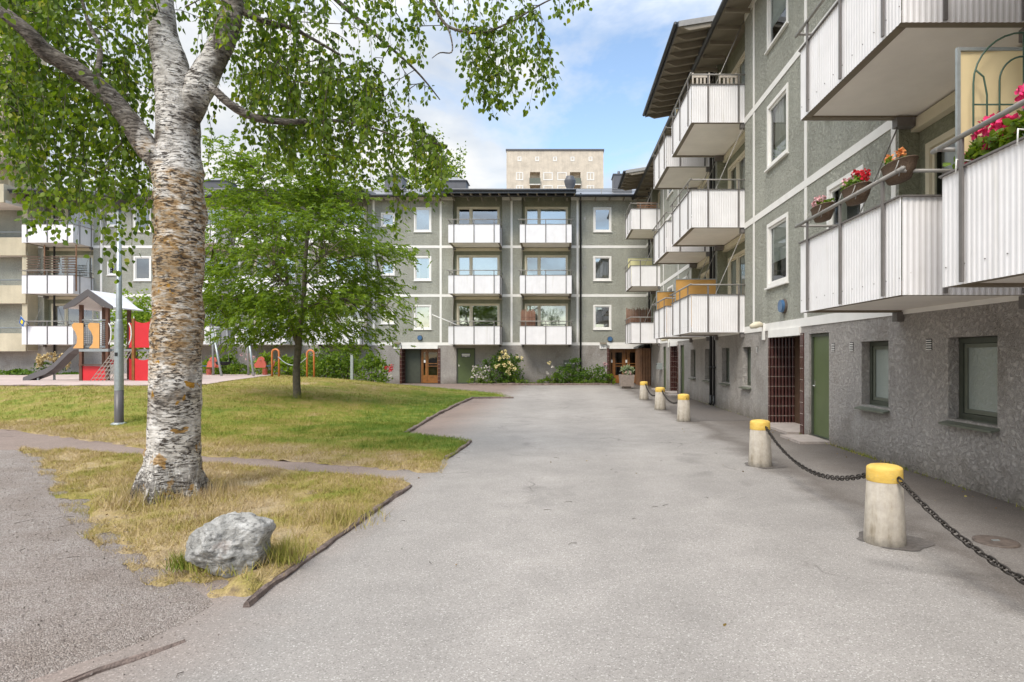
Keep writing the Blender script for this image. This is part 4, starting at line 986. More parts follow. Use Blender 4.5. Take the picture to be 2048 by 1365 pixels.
# garden trellis hoop and geraniums on the nearest balcony
o = thing('wire_trellis', 'green wire arched trellis standing in front of the cream screen', 'trellis', (4.08, 5.27, zf(0) + .02))
def arch(mb, r, x, h): mb.tube([(x - r, 0, 0)] + [(x + r * math.cos(a), 0, h + r * math.sin(a)) for a in np.linspace(math.pi, 0, 17)] + [(x + r, 0, 0)], .0085, 5)
s = MB(); arch(s, .45, 0, 1.6); s.build('outer_arch', 'green_wire', o)
s = MB(); arch(s, .22, .0, 1.62); s.build('inner_arch', 'green_wire', o)
s = MB(); s.tube([(-.45, .01, 1.42), (.45, .01, 1.42)], .008, 5); s.tube([(0, .01, 0), (0, .01, 2.05)], .008, 5); s.tube([(-.43, 0, 1.72), (-.36, 0, 1.66), (-.33, 0, 1.5), (-.33, .0, .0)], .008, 5); s.tube([(.43, 0, 1.72), (.36, 0, 1.66), (.33, 0, 1.5), (.33, .0, .0)], .008, 5); s.build('cross_wire', 'green_wire', o)
def petals(name, centres, r, size, mat, parent, n=60):
    P, D = [], []
    for c in centres:
        d = rng.normal(size=(n, 3)); d /= np.linalg.norm(d, axis=1, keepdims=True); rr = r * rng.uniform(.55, 1.05, (n, 1))
        P.append(np.array(c) + d * rr); D.append(d * .7 + rng.normal(size=(n, 3)) * .7)
    P, D = np.concatenate(P), np.concatenate(D)
    V, Fc = leaf_quads(P, D, rng.uniform(.7, 1.3, len(P)) * size, .95, .12)
    return npmesh(name, V, Fc, mat, parent)
def bloom(mb, c, r, k=14, mat=0):
    for i in range(k):
        d = Vector((random.gauss(0, 1), random.gauss(0, 1), random.gauss(0, 1))).normalized() * r * random.uniform(.5, 1)
        mb.blob(tuple(Vector(c) + d), r * random.uniform(.3, .48), mat, 6)
o = thing('flower_box', 'balcony box of bright pink geraniums behind the nearest white railing', 'flower box', (3.68, 4.7, 3.08))
MB().box((-.1, -.75, 0), (.1, .62, .17)).build('trough', 'white_paint', o)
leaf_cloud([(0, -.05, .27, .16, .75, .14, 420)], .085, o, 'foliage', 'shrub_leaf')
petals('blossom', [(-.05 + random.uniform(-.04, .04), y, z) for y, z in ((.42, .43), (.2, .40), (-.12, .52), (-.3, .58), (-.5, .62), (.58, .25), (.3, .30), (.33, .46))], .085, .042, 'geranium', o, 110)
s = MB()
for y in (.5, -.2): s.tube([(-.1, y, .1), (-.12, y, .21), (-.245, y, .22), (-.25, y, .1)], .008, 4)
s.build('hook', 'sign_white', o)
def basket(Y, mats, label, z=3.53):
    o = thing('hanging_basket', label, 'flower basket', (3.55, Y, z), 0, 'wicker baskets on the balcony rail')
    s = MB(); prof = [(0.02, -.11), (.10, -.10), (.135, -.02), (.15, .07), (.16, .075), (.15, .085), (.13, .06)]; n = 20; vs = []
    for r, zz_ in prof:
        for j in range(n):
            a = 6.2832 * j / n; vs.append((r * .8 * math.cos(a), r * 1.75 * math.sin(a), zz_))
    s.add(vs, [(i * n + j, i * n + (j + 1) % n, (i + 1) * n + (j + 1) % n, (i + 1) * n + j) for i in range(len(prof) - 1) for j in range(n)] + [tuple(range(n))[::-1]], 0, True)
    s.build('wicker_bowl', 'wicker', o)
    MB().add([(.1 * math.cos(6.28 * j / 12), .22 * math.sin(6.28 * j / 12), .06) for j in range(12)], [tuple(range(12))]).build('soil', 'soil', o)
    leaf_cloud([(0, 0, .12, .1, .2, .07, 130)], .05, o, 'foliage', 'shrub_leaf')
    for mm, cs in mats:
        petals('blossom', [(random.uniform(-.05, .05), y, z_) for y, z_ in cs], .042, .03, mm, o, 45)
    s = MB()
    for y in (.17, -.17): s.tube([(-.1, y, .06), (-.12, y, .0), (-.14, y, -.04)], .006, 4); s.tube([(-.06, y, .07), (-.07, y, .02), (-.10, y, -.1)], .006, 4)
    s.build('hook', 'rail_grey', o)
basket(8.1, [('pink_bloom', [(.14, .2), (.2, .16), (.05, .21)])], 'wicker basket with a few pink flowers, farthest of the three on the rail')
basket(7.18, [('red_bloom', [(-.08, .22), (-.18, .2), (.02, .25), (-.22, .14)]), ('pink_bloom', [(.16, .18), (.22, .14), (.1, .2)])], 'wicker basket with red and pale pink flowers, between the other two on the rail')
basket(6.28, [('orange_bloom', [(.12, .16), (.02, .2), (.18, .12)])], 'wicker basket with small orange flowers at the corner of the balcony rail')

# ------------------------------------------------------------------ beige block at the left edge
bb = thing('apartment_building', 'tall beige apartment block with long plain balconies rising beside the playground', 'apartment building', (-29.75, 33.5, 0))
wmb = MB(); fp = [(-18, 1.3), (0, 1.3), (-9.5, 12), (-18, 12)]
wmb.add([(x, y, 0) for x, y in fp] + [(x, y, 25) for x, y in fp], [(0, 1, 5, 4), (1, 2, 6, 5), (2, 3, 7, 6), (3, 0, 4, 7), (4, 5, 6, 7)], 0)
for k in range(9):
    z = 1.9 + 2.67 * k; fr = 0 if k < 3 else -1.1
    if k >= 0: wmb.box((-18, .0 if k < 3 else .05, z - .02), (-.003, 1.3, z + .16), 1)
wmb.box((-.3, .02, 1.9), (-.002, 1.3, 10.0), 0)
wmb.build('wall', ['beige_plaster', 'slab_paint'], bb)
for k in range(9):
    z = 1.9 + 2.67 * k; fr = 0 if k < 3 else -1.1
    s = MB(); s.box((-17.9, fr - .1, z - .05), (0.0 if k < 3 else -.2, fr, z + .95), 0)
    if fr: s.box((-17.9, fr + .001, z - .04), (-.21, .0, z + .12), 1); s.box((-.3, fr + .001, z + .121), (-.2, .0, z + .95), 0)
    b = s.build('balcony', ['beige_plaster', 'slab_paint'], bb)
    s = MB(); s.tube([(-17.9, fr - .05, z + 1.25), (-.1 if k < 3 else -.25, fr - .05, z + 1.25)], .035, 6)
    for x in np.arange(-17.5, 0, 1.6): s.box((x - .02, fr - .07, z + .95), (x + .02, fr - .03, z + 1.24))
    s.build('railing', 'galv', b)
    for x in (-1.9, -5.2, -8.5): window(bb, x - 1.3, x + 1.5, z + .9, z + 2.2, 1.3 - .04, [.38], random.choice(['sheer', None, 'blind']), frame='cream_paint', sill=False, room=.3) if k < 9 else None
# ------------------------------------------------------------------ tower far behind
YT = 128.0; s_t = YT / F
tw = thing('tower_block', 'pale beige tower block with small top windows rising behind the far roof', 'tower block', ((1110 - CX) * s_t, YT, 0))
hw = 97 * s_t; zt = HC + 410 * s_t
ox = (1110 - CX) * s_t
Z = lambda py: HC + (CY - py) * s_t
X_ = lambda px: (px - 1110) * s_t
logg = [(X_(1060), X_(1080), k) for k in range(14)] + [(X_(1140), X_(1161), k) for k in range(14)]
lh = [(a, b, Z(370) - 2.8 * k, Z(344.5) - 2.8 * k) for a, b, k in logg if Z(370) - 2.8 * k > 10]
wmb = MB(); wall_grid(wmb, -hw, hw, 0, zt, lh, 0, 0)
for h in lh: reveal(wmb, h, 0, 1.4, 0); wmb.quad((h[0], 1.4, h[2]), (h[1], 1.4, h[2]), (h[1], 1.4, h[3]), (h[0], 1.4, h[3]), 0)
wmb.quad((-hw, 12, 0), (-hw, 0, 0), (-hw, 0, zt), (-hw, 12, zt)); wmb.quad((hw, 0, 0), (hw, 12, 0), (hw, 12, zt), (hw, 0, zt)); wmb.quad((hw, 12, 0), (-hw, 12, 0), (-hw, 12, zt), (hw, 12, zt))
wmb.build('wall', 'tower_plaster', tw)
MB().box((-hw - .15, -.15, zt), (hw + .15, 12.1, zt + .35)).build('roof', 'chimney_metal', tw)
for px in (1039, 1074.5, 1110, 1145, 1181): window(tw, X_(px - 3.9), X_(px + 3.9), Z(323), Z(314), -.03, None, None, fw=.17, room=.02 + .1, sill=False)
for k in range(12):
    if Z(361) - 2.8 * k < 8: continue
    for a, b, sp_ in ((1032, 1046.5, [.5]), (1086.5, 1105.5, None), (1114.5, 1133.5, None), (1173.5, 1188.5, [.5])):
        window(tw, X_(a), X_(b), Z(361) - 2.8 * k, Z(345) - 2.8 * k, -.03, sp_, None, fw=.16, room=.12, sill=False)
for a, b, c0, d in lh:
    s = MB(); s.box((a - .1, -.5, c0 + .05), (b + .1, -.42, c0 + 1.3), 0); s.box((a - .1, -.5, c0 - .12), (b + .1, .0, c0 + .04), 1); s.build('balcony', ['pale_metal' if False else 'sill_green', 'slab_paint'], tw)

# ------------------------------------------------------------------ bollards and chains
BY = [(2.82, 1.55), (2.785, 5.15), (2.91, 8.73), (3.02, 14.66), (2.97, 17.8), (3.05, 21.8)]
proto = thing('bollard', 'x', 'bollard', (0, 0, 0), 0, 'concrete bollards with yellow tops')
s = MB(); s.lathe([(.168, -.03), (.166, .02), (.16, .12), (.14, .53)], n=36); s.build('shaft', 'bollard_concrete', proto)
s = MB(); s.lathe([(.141, .53), (.143, .535), (.141, .635), (.136, .648), (.115, .66), (.06, .67), (.002, .673)], n=36); s.build('cap', 'yellow_paint', proto)
for sg in (1, -1):
    s = MB(); s.tube([(.03, sg * .135, .575)] + [(.03 + .025 * math.sin(a), sg * (.15 + .025 * (1 - math.cos(a)) * .8), .575 + .0) for a in np.linspace(0, 3.1, 7)], .006, 5); s.build('ring', 'chain', proto)
bl = ['bollard outside the picture', 'concrete bollard with yellow cap nearest the camera, chained on both sides', 'concrete bollard with yellow cap in front of the near tiled entrance, streaked brown',
      'concrete bollard with yellow cap at the far side of the entrance gap', 'concrete bollard with yellow cap between two others near the far planter', 'concrete bollard with yellow cap closest to the concrete planter']
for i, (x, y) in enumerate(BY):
    o = proto if i == 0 else copy_tree(proto)
    o.location = (x, y, 0); o.rotation_euler.z = i * .0; o['label'] = bl[i]
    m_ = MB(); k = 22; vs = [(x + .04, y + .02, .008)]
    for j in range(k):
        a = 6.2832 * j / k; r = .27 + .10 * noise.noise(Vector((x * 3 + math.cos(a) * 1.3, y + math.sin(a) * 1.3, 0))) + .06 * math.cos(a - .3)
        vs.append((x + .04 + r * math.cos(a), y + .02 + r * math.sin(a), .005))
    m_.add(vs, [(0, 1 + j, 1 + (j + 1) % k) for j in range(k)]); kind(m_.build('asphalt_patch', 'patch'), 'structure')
proto['label'] = 'concrete bollard with yellow cap just out of view holding the nearest chain end'
def chain(A, B, sag, label):
    A, B = Vector(A), Vector(B); pts = []
    for i in range(401):
        t = i / 400; p = A.lerp(B, t); p.z -= sag * 4 * t * (1 - t); pts.append(p)
    ln = sum((pts[i + 1] - pts[i]).length for i in range(400)); k = int(ln / .06)
    o = thing('chain', label, 'chain', tuple(A), 0, 'black chains between the bollards')
    V, Fc = [], []; cum = [0]
    for i in range(400): cum.append(cum[-1] + (pts[i + 1] - pts[i]).length)
    j = 0; loop = []
    for q in range(20):
        a = 6.2832 * q / 20; loop.append((max(-.021, min(.021, .045 * math.cos(a))) + .021 * math.cos(a), .021 * math.sin(a)))
    s = MB()
    for i in range(k):
        d = (i + .5) * ln / k
        while cum[j + 1] < d: j += 1
        p = pts[j]; t = (pts[j + 1] - pts[j]).normalized(); sd_ = t.cross(Vector((0, 0, 1))).normalized(); up = sd_.cross(t)
        u = sd_ if i % 2 else up
        u = (u + (up if i % 2 else sd_) * random.uniform(-.25, .25)).normalized()
        P = [p + t * a - A + u * b for a, b in loop] ; P.append(P[0]); s.tube(P, .0068, 6, 0, False)
    s.build('links', 'chain', o)
def ca(i, sg): return (BY[i][0] + .03, BY[i][1] + sg * .165, .575)
chain(ca(1, -1), ca(0, 1), .36, 'black chain hanging from the nearest bollard towards the viewer')
chain(ca(2, -1), ca(1, 1), .30, 'black chain sagging between the two nearest bollards')
chain(ca(4, -1), ca(3, 1), .24, 'black chain between the third and fourth bollards')
chain(ca(5, -1), ca(4, 1), .28, 'black chain between the two farthest bollards')
o = thing('manhole_cover', 'small rusty round cover set in the asphalt between near bollard and wall', 'manhole cover', (3.74, 5.15, .0))
s = MB(); s.lathe([(.17, .0), (.17, .012), (.15, .014), (.001, .014)], n=28); s.build('lid', 'rust', o); s = MB(); s.box((-.03, -.012, .0145), (.03, .012, .02)); s.build('lifting_bar', 'galv', o)

# ------------------------------------------------------------------ planter
px_, py_ = 3.45, 29.3
o = thing('planter', 'square rough concrete planter standing before the corner entrance', 'planter', (px_ - .2, py_, 0))
s = MB(); q = .31; t_ = .355
s.box((-.2, -.2, 0), (.2, .2, .12))
s.add([(-q, -q, .12), (q, -q, .12), (q, q, .12), (-q, q, .12), (-t_, -t_, .68), (t_, -t_, .68), (t_, t_, .68), (-t_, t_, .68), (-t_ + .06, -t_ + .06, .68), (t_ - .06, -t_ + .06, .68), (t_ - .06, t_ - .06, .68), (-t_ + .06, t_ - .06, .68), (-t_ + .06, -t_ + .06, .62), (t_ - .06, -t_ + .06, .62), (t_ - .06, t_ - .06, .62), (-t_ + .06, t_ - .06, .62)],
      [(3, 2, 1, 0), (0, 1, 5, 4), (1, 2, 6, 5), (2, 3, 7, 6), (3, 0, 4, 7), (4, 5, 9, 8), (5, 6, 10, 9), (6, 7, 11, 10), (7, 4, 8, 11), (8, 9, 13, 12), (9, 10, 14, 13), (10, 11, 15, 14), (11, 8, 12, 15)])
s.build('pot', 'planter_concrete', o)
MB().quad((-.29, -.29, .625), (.29, -.29, .625), (.29, .29, .625), (-.29, .29, .625)).build('soil', 'soil', o)
p = thing('potted_plant', 'silvery green plant with pale pink flowers growing in the concrete planter', 'plant', (px_ - .2, py_, .63))
leaf_cloud([(0, 0, .2, .28, .28, .22, 260), (.02, 0, .36, .16, .16, .14, 90)], .13, p, 'foliage', 'pale_leaf')
s = MB()
for k in range(7): bloom(s, (random.uniform(-.1, .25), random.uniform(-.25, -.05), random.uniform(.05, .2)), .05, 8)
s.build('blossom', 'pink_bloom', p)
s = MB()
for k in range(6): s.tube([(random.uniform(-.1, .1), random.uniform(-.1, .1), -.01), (random.uniform(-.2, .2), random.uniform(-.2, .2), .3)], .008, 5)
s.build('stem', 'twig', p)

# ------------------------------------------------------------------ lamp post
lp = at(238, 858, 13.15); hz = float(H(lp[0], lp[1])) + .02
o = thing('street_lamp', 'grey steel lamp post standing on the lawn by the play slide', 'street lamp', (lp[0], lp[1], hz))
MB().lathe([(.15, 0), (.15, .03), (.11, .05)], n=20).build('base_flange', 'galv', o)
s = MB(); s.lathe([(.088, .03), (.087, .75)], n=24); s.build('lower_sleeve', 'slide_grey', o)
s = MB(); s.lathe([(.088, .751), (.085, 2.12), (.075, 2.2), (.062, 2.28), (.058, 2.3)], n=24); s.build('post_sleeve', 'galv', o)
MB().lathe([(.058, 2.3), (.045, 4.7)], n=20).build('upper_pole', 'galv', o)
s = MB(); s.lathe([(.05, 4.7), (.12, 4.75), (.15, 4.95), (.24, 5.02), (.2, 5.1), (.05, 5.2), (.002, 5.21)], n=24); s.build('lamp_head', 'slide_grey', o)
MB().box((-.03, -.092, 1.5), (.03, -.084, 1.58)).build('service_label', 'black_pipe', o)

# ------------------------------------------------------------------ boulder
import bmesh
bm = bmesh.new(); bmesh.ops.create_icosphere(bm, subdivisions=6, radius=1)
sil = [(375, 1085), (379, 1070), (400, 1052), (445, 1028), (495, 1021), (528, 1038), (541, 1046), (539, 1065), (529, 1088), (531, 1112), (517, 1146), (470, 1152), (432, 1141), (400, 1123), (382, 1108)]
sil = [((x - 457) / 274, (1086 - y) / 274) for x, y in sil]
def rsil(th):
    dx, dz = math.cos(th), math.sin(th)
    for (x0, z0), (x1, z1) in zip(sil, sil[1:] + sil[:1]):
        ex, ez = x1 - x0, z1 - z0; den = dx * ez - dz * ex
        if abs(den) < 1e-9: continue
        t = (x0 * ez - z0 * ex) / den; u = (x0 * dz - z0 * dx) / den
        if t > 0 and -1e-6 <= u <= 1 + 1e-6: return t
    return .25
planes = [((.05, -.62, .78), .185), ((-.55, -.80, .25), .205), ((.55, -.82, -.05), .215), ((-.15, -.86, -.48), .19), ((.25, -.95, .3), .195), ((.1, .6, .75), .20), ((-.7, .3, .6), .25)]
planes = [(Vector(a).normalized(), d) for a, d in planes]
for v in bm.verts:
    d = v.co.normalized(); s_ = math.hypot(d.x, d.z); rs_ = rsil(math.atan2(d.z, d.x)) if s_ > 1e-4 else .25
    r = ((s_ / rs_) ** 3 + (abs(d.y) / .25) ** 3) ** (-1 / 3)
    for a, q in planes:
        c_ = d.dot(a)
        if c_ > .05: r = min(r, q / c_)
    P_ = d * r
    r *= 1 + .03 * noise.fractal(d * 2.6 + Vector((3, 1, 5)), .8, 2.1, 5) + .02 * noise.noise(d * 8) + .012 * noise.noise(d * 19)
    if d.y < -.2:                                        # broken-out hollow on the upper right of the face
        e = max(abs(P_.x - .115) / .105, abs(P_.z - .045) / .085); r -= .035 * max(0, min(1, (1.15 - e) * 3.0))
    r -= .012 * noise.ridged_multi_fractal(d * 2.1, 1, 2, 4, 1, 2)
    v.co = d * r
me = bpy.data.meshes.new('boulder'); bm.to_mesh(me); bm.free()
for p_ in me.polygons: p_.use_smooth = True
me.materials.append(M['rock'])
bo = bpy.data.objects.new('boulder', me); COL.objects.link(bo); bo.location = (-2.42, 4.38, .235)
tag(bo, 'pale grey angular boulder lying in the dry grass beside the birch', 'boulder')

# ------------------------------------------------------------------ tall grass tufts at boulder and trunks
def tuft(n, cx, cy, r0, r1, hg, dry, name='tall_grass', zz_=.06):
    def f(n_):
        a = rng.uniform(0, 6.283, n_); r = r0 + (r1 - r0) * rng.uniform(0, 1, n_) ** 1.5
        return cx + r * np.cos(a), cy + r * np.sin(a) * .9
    return blades(name, n, f, hg, .007, lambda X, Y: np.full_like(X, zz_), lambda X, Y: np.full_like(X, dry), .35)
tuft(420, -2.40, 4.48, .22, .36, (.04, .12), .55)
tuft(420, -2.08, 4.50, .0, .17, (.07, .24), .3)
tuft(260, -2.74, 4.36, .0, .11, (.05, .16), .2)
tuft(1500, -4.2, 6.55, .33, .75, (.05, .22), .8)
tuft(700, -2.1, 5.6, .0, .5, (.04, .16), .62)
tuft(500, -3.2, 5.5, .0, .7, (.04, .15), .7)

# ------------------------------------------------------------------ birch
TB = at(342, 1010, 6.44); TB = (TB[0], 6.62, .05)
bi = thing('birch_tree', 'big leaning white barked birch with drooping leafy twigs beside the boulder', 'tree', TB)
LIM = []                                            # points on limbs, for hooking twigs on
def limb(mb, spec, n=14, res=6, rough=.05, store=True, hi=False):
    P = [Vector(at(*q[:3])) for q in spec]; Rr = [q[3] for q in spec]; pts, rad = [], []
    for i in range(len(P) - 1):
        p0, p1, p2, p3 = P[max(i - 1, 0)], P[i], P[i + 1], P[min(i + 2, len(P) - 1)]
        for j in range(res):
            t = j / res
            q = .5 * ((2 * p1) + (p2 - p0) * t + (2 * p0 - 5 * p1 + 4 * p2 - p3) * t * t + (3 * p1 - p0 - 3 * p2 + p3) * t ** 3)
            pts.append(q); rad.append(Rr[i] + (Rr[i + 1] - Rr[i]) * t)
    pts.append(P[-1]); rad.append(Rr[-1])
    o0 = len(mb.v); mb.tube(pts, rad, n)
    k = len(pts)
    for i in range(k):
        for j in range(n):
            v = Vector(mb.v[o0 + i * n + j]); d = v - pts[i]; nn_ = noise.fractal(v * 3.5, 1, 2, 3) * rough * 1.2 + noise.noise(v * 13) * rough * .4
            if hi and pts[i].z < .75:               # root flare
                a = math.atan2(d.y, d.x); nn_ += (max(0, .75 - pts[i].z) ** 2) * (.55 + .5 * math.cos(a * 5 + 1.3)) * 1.3
            mb.v[o0 + i * n + j] = tuple(pts[i] + d * (1 + nn_))
    if store: LIM.extend(zip(pts, rad))
    return pts
T = MB()
limb(T, [(343, 1024, 6.62, 0.2741), (344, 980, 6.62, 0.2566), (348, 860, 6.62, 0.2506), (352, 700, 6.62, 0.2479), (356, 560, 6.62, 0.2453), (359, 430, 6.6, 0.2506), (357, 350, 6.6, 0.2479), (358, 300, 6.6, 0.2132), (357, 230, 6.6, 0.2044), (345, 150, 6.6, 0.174), (328, 70, 6.6, 0.1436), (320, 0, 6.6, 0.1348), (312, -150, 6.6, 0.1131), (300, -420, 6.7, 0.0609)], 40, 12, .09, True, True)
limb(T, [(345, 345, 6.55, 0.129), (296, 300, 6.45, 0.1118), (262, 245, 6.4, 0.1015), (215, 190, 6.35, 0.0989), (150, 140, 6.2, 0.0903), (92, 105, 6.05, 0.0817), (50, 60, 5.9, 0.0688), (-40, -10, 5.7, 0.0516), (-150, -90, 5.5, 0.0301)], 20, 8, .12)
limb(T, [(372, 235, 6.6, 0.144), (400, 170, 6.62, 0.1485), (432, 110, 6.65, 0.1305), (455, 55, 6.7, 0.1125), (466, 0, 6.75, 0.1035), (480, -150, 6.85, 0.081), (530, -320, 7.0, 0.045)], 20, 8, .1)
limb(T, [(420, 170, 6.6, .04), (450, 200, 6.6, .047), (485, 225, 6.65, .045), (530, 240, 6.75, .04), (590, 244, 6.9, .032), (650, 240, 7.1, .022), (720, 250, 7.3, .014), (800, 275, 7.5, .008)], 10, 6, .1)
limb(T, [(466, -40, 6.75, .07), (560, -120, 6.8, .06), (700, -140, 6.85, .05), (800, -80, 6.9, .035), (862, 0, 7.0, .024), (882, 38, 7.0, .02), (905, 57, 7.05, .018), (960, 66, 7.1, .016), (1020, 45, 7.2, .012), (1090, 5, 7.3, .009), (1160, -25, 7.4, .006)], 8, 6, .08)
limb(T, [(893, 48, 7.02, .012), (903, 80, 7.0, .01), (903, 105, 6.98, .009), (880, 106, 6.95, .007), (864, 117, 6.9, .004)], 6, 4, .1)
limb(T, [(560, -120, 6.8, .05), (640, -30, 7.4, .03), (740, 60, 7.6, .022), (830, 140, 7.8, .013), (880, 200, 7.9, .006)], 8, 5, .1)
limb(T, [(466, 10, 6.75, .05), (520, 40, 6.9, .035), (590, 60, 7.2, .025), (680, 110, 7.5, .014)], 8, 5, .1)
limb(T, [(312, -120, 6.6, .08), (200, -200, 6.3, .06), (60, -180, 6.0, .04), (-60, -120, 5.8, .02)], 8, 5, .1)
limb(T, [(190, 165, 6.3, .03), (200, 100, 6.4, .025), (175, 40, 6.5, .02), (150, -60, 6.6, .012)], 8, 5, .1)
limb(T, [(480, -150, 6.85, .06), (420, -260, 7.4, .05), (330, -330, 8.0, .03)], 8, 5, .1)
LP = np.array([p[:] for p, r in LIM])
LPX = np.zeros((9000, 3)); LPX[:len(LP)] = LP; NLP = [len(LP)]
tw_ = MB(); LEAFP, LEAFD = [], []
def strand(px, py, Y, length, dens=1.0, hook=True, bare=0.0):
    a = Vector(at(px, py, Y)); k = max(3, int(length / .16)); p = a.copy(); pts = [p.copy()]
    sway = Vector((random.gauss(0, .10), random.gauss(0, .10), 0))
    for i in range(k):
        p = p + Vector((sway.x + random.gauss(0, .05), sway.y + random.gauss(0, .05), -1)).normalized() * (length / k); sway *= .9; pts.append(p.copy())
    if hook:
        LPA = LPX[:NLP[0]]
        d = np.linalg.norm(LPA - np.array(a), axis=1) + np.where(LPA[:, 2] < a.z - .1, .8, 0)
        q = Vector(LPA[int(np.argmin(d))]); m_ = q.lerp(a, .5) + Vector((0, 0, .10 * (q - a).length))
        tw_.tube([q, m_, a], [.006, .0045, .0035], 4, 0, False)
        for c_ in (m_, a, *pts[1:3]): LPX[NLP[0]] = c_[:]; NLP[0] += 1
        pts0 = [m_, a.lerp(m_, .5)]
        for b0, b1 in ((m_, a),):
            for t in np.linspace(.1, 1, int(6 * dens) + 1):
                LEAFP.append(b0.lerp(b1, t)); LEAFD.append(Vector((random.gauss(0, .6), random.gauss(0, .6), -1)))
    tw_.tube(pts, [.0035 * (1 - .6 * i / k) for i in range(k + 1)], 3, 0, False)
    nl = int(length / .023 * dens)
    for i in range(nl):
        t = random.random() ** .85 * k
        if t < k * bare: continue
        j = min(int(t), k - 1); q = pts[j].lerp(pts[j + 1], t - j)
        off = Vector((random.gauss(0, .045), random.gauss(0, .045), random.gauss(0, .02)))
        LEAFP.append(q + off); LEAFD.append(Vector((off.x * 9, off.y * 9, -.9 + random.gauss(0, .3))))
def field(n, x0, x1, top, bot, Y0, Y1, lmin, lmax, dens=1.0, hook=True):
    cen = [(random.uniform(x0, x1), random.uniform(Y0, Y1), random.uniform(0, 1)) for _ in range(max(4, n // 2))]
    for _ in range(n):
        x, Y, u_ = random.choice(cen); x += random.gauss(0, 15); Y += random.gauss(0, .16); t0, b0 = top(x), bot(x)
        ln = random.uniform(lmin, lmax); py = t0 + (max(t0 + 5, b0 - ln * F / Y) - t0) * min(1, max(0, u_ + random.gauss(0, .12))); strand(x, py, Y, ln, dens, hook)
ip = lambda *a: (lambda x: float(np.interp(x, [q[0] for q in a], [q[1] for q in a])))
# crown parts seen in the photo
field(230, -60, 300, lambda x: -120, ip((-60, 240), (20, 330), (60, 455), (150, 450), (200, 420), (300, 430)), 6.5, 8.6, .3, .8, 1.0)
field(120, 20, 300, lambda x: 120, ip((20, 360), (60, 470), (110, 475), (160, 450), (210, 440), (300, 455)), 6.4, 8.0, .3, .75, 1.0)
field(90, -60, 300, lambda x: -160, ip((-60, 100), (300, 130)), 5.6, 7.8, .3, .7, 1.1)
for x, y0, y1 in ((232, 330, 560), (218, 360, 500), (262, 380, 535), (205, 400, 515), (243, 330, 480), (275, 360, 470), (120, 330, 480), (90, 340, 470), (165, 350, 470), (300, 300, 460), (50, 300, 445), (190, 340, 450)):
    strand(x, y0, random.uniform(6.0, 6.8), (y1 - y0) * 6.4 / F, 1.1)
field(65, 400, 640, lambda x: -80, ip((400, 130), (480, 190), (560, 260), (640, 280)), 6.4, 8.2, .25, .6, .9)
field(185, 470, 880, ip((470, 60), (560, 30), (640, 40), (720, 110), (800, 190), (880, 290)), ip((470, 250), (520, 330), (700, 400), (800, 390), (885, 385)), 6.8, 8.8, .3, .8, 1.0)
field(60, 480, 760, lambda x: 120, ip((560, 330), (760, 380)), 6.8, 8.4, .3, .7, 1.0)
for x, y0, y1, k in ((760, -40, 85, 3), (790, -30, 120, 3), (800, 60, 155, 2), (830, -40, 90, 3), (842, 20, 150, 3), (860, -20, 60, 2), (745, -20, 70, 2), (930, 60, 165, 3), (955, 62, 200, 4), (975, 62, 225, 6), (990, 60, 232, 5), (1003, 55, 210, 3), (1025, 40, 195, 3), (1045, 30, 140, 3), (1062, 20, 175, 3), (1085, 60, 215, 3), (1098, 100, 200, 2), (1040, 120, 205, 2), (1120, -20, 50, 2), (1150, -30, 35, 2), (1165, -40, 25, 2), (910, 0, 60, 2), (880, -30, 50, 3), (950, -30, 70, 4), (1000, -30, 60, 4), (1060, -40, 40, 3), (700, -40, 70, 3), (650, -40, 60, 3), (590, -40, 60, 3), (540, -60, 60, 3), (820, 165, 235, 2), (850, 170, 205, 2)):
    for _ in range(k): strand(x + random.uniform(-10, 10), y0 + random.uniform(-8, 8), random.uniform(6.9, 7.6), (y1 - y0) * 7.2 / F * random.uniform(.75, 1.05), .95)
for x, y0, y1 in ((800, 385, 470), (806, 380, 440), (820, 370, 420), (845, 360, 405), (790, 370, 420)): strand(x, y0, 7.6, (y1 - y0) * 7.6 / F, 1.1)
# the crown above the picture
for _ in range(130):
    a = random.uniform(0, 6.283); r = random.uniform(.3, 3.2); x = TB[0] + r * math.cos(a) * 1.1; y = TB[1] + .4 + r * math.sin(a); z = random.uniform(6.0, 10.0) - .35 * r
    if y < 4.5: continue
    strand(CX + x * F / y, CY - (z - HC) * F / y, y, random.uniform(.4, 1.1), .8)
LEAFP = np.array([p[:] for p in LEAFP]); LEAFD = np.array([p[:] for p in LEAFD])
T.add(tw_.v, tw_.f, 1, False); T.build('trunk', ['birch_bark', 'twig'], bi, True)
V, Fc = leaf_quads(LEAFP, LEAFD, rng.uniform(.044, .078, len(LEAFP)), .74, .1)
npmesh('crown', V, Fc, 'birch_leaf', bi, offset=TB)

# ------------------------------------------------------------------ rowan on the lawn
YB = 17.8; rp = at(596, 797, YB); RB = (rp[0], YB, float(H(rp[0], YB)) + .0)
ro = thing('rowan_tree', 'young rowan tree with feathery green leaves growing alone on the lawn', 'tree', RB)
rt = MB(); LIM2 = []
def rl(spec, n=8, res=5):
    global LIM
    LIM = []; limb(rt, [(a, b, YB + c, d) for a, b, c, d in spec], n, res, .05); LIM2.extend(LIM)
rl([(595, 806, 0, .15), (594, 785, 0, .112), (593, 740, 0, .10), (597, 690, 0, .098), (600, 660, 0, .075), (607, 600, 0, .062), (610, 530, .1, .06), (618, 450, .2, .045), (632, 380, .2, .03), (625, 320, .25, .02), (612, 262, .3, .008)], 14)
rl([(597, 695, 0, .07), (585, 655, -.1, .06), (576, 600, -.1, .06), (572, 540, -.2, .05), (558, 470, -.3, .035), (540, 410, -.3, .02), (520, 350, -.3, .008)], 10)
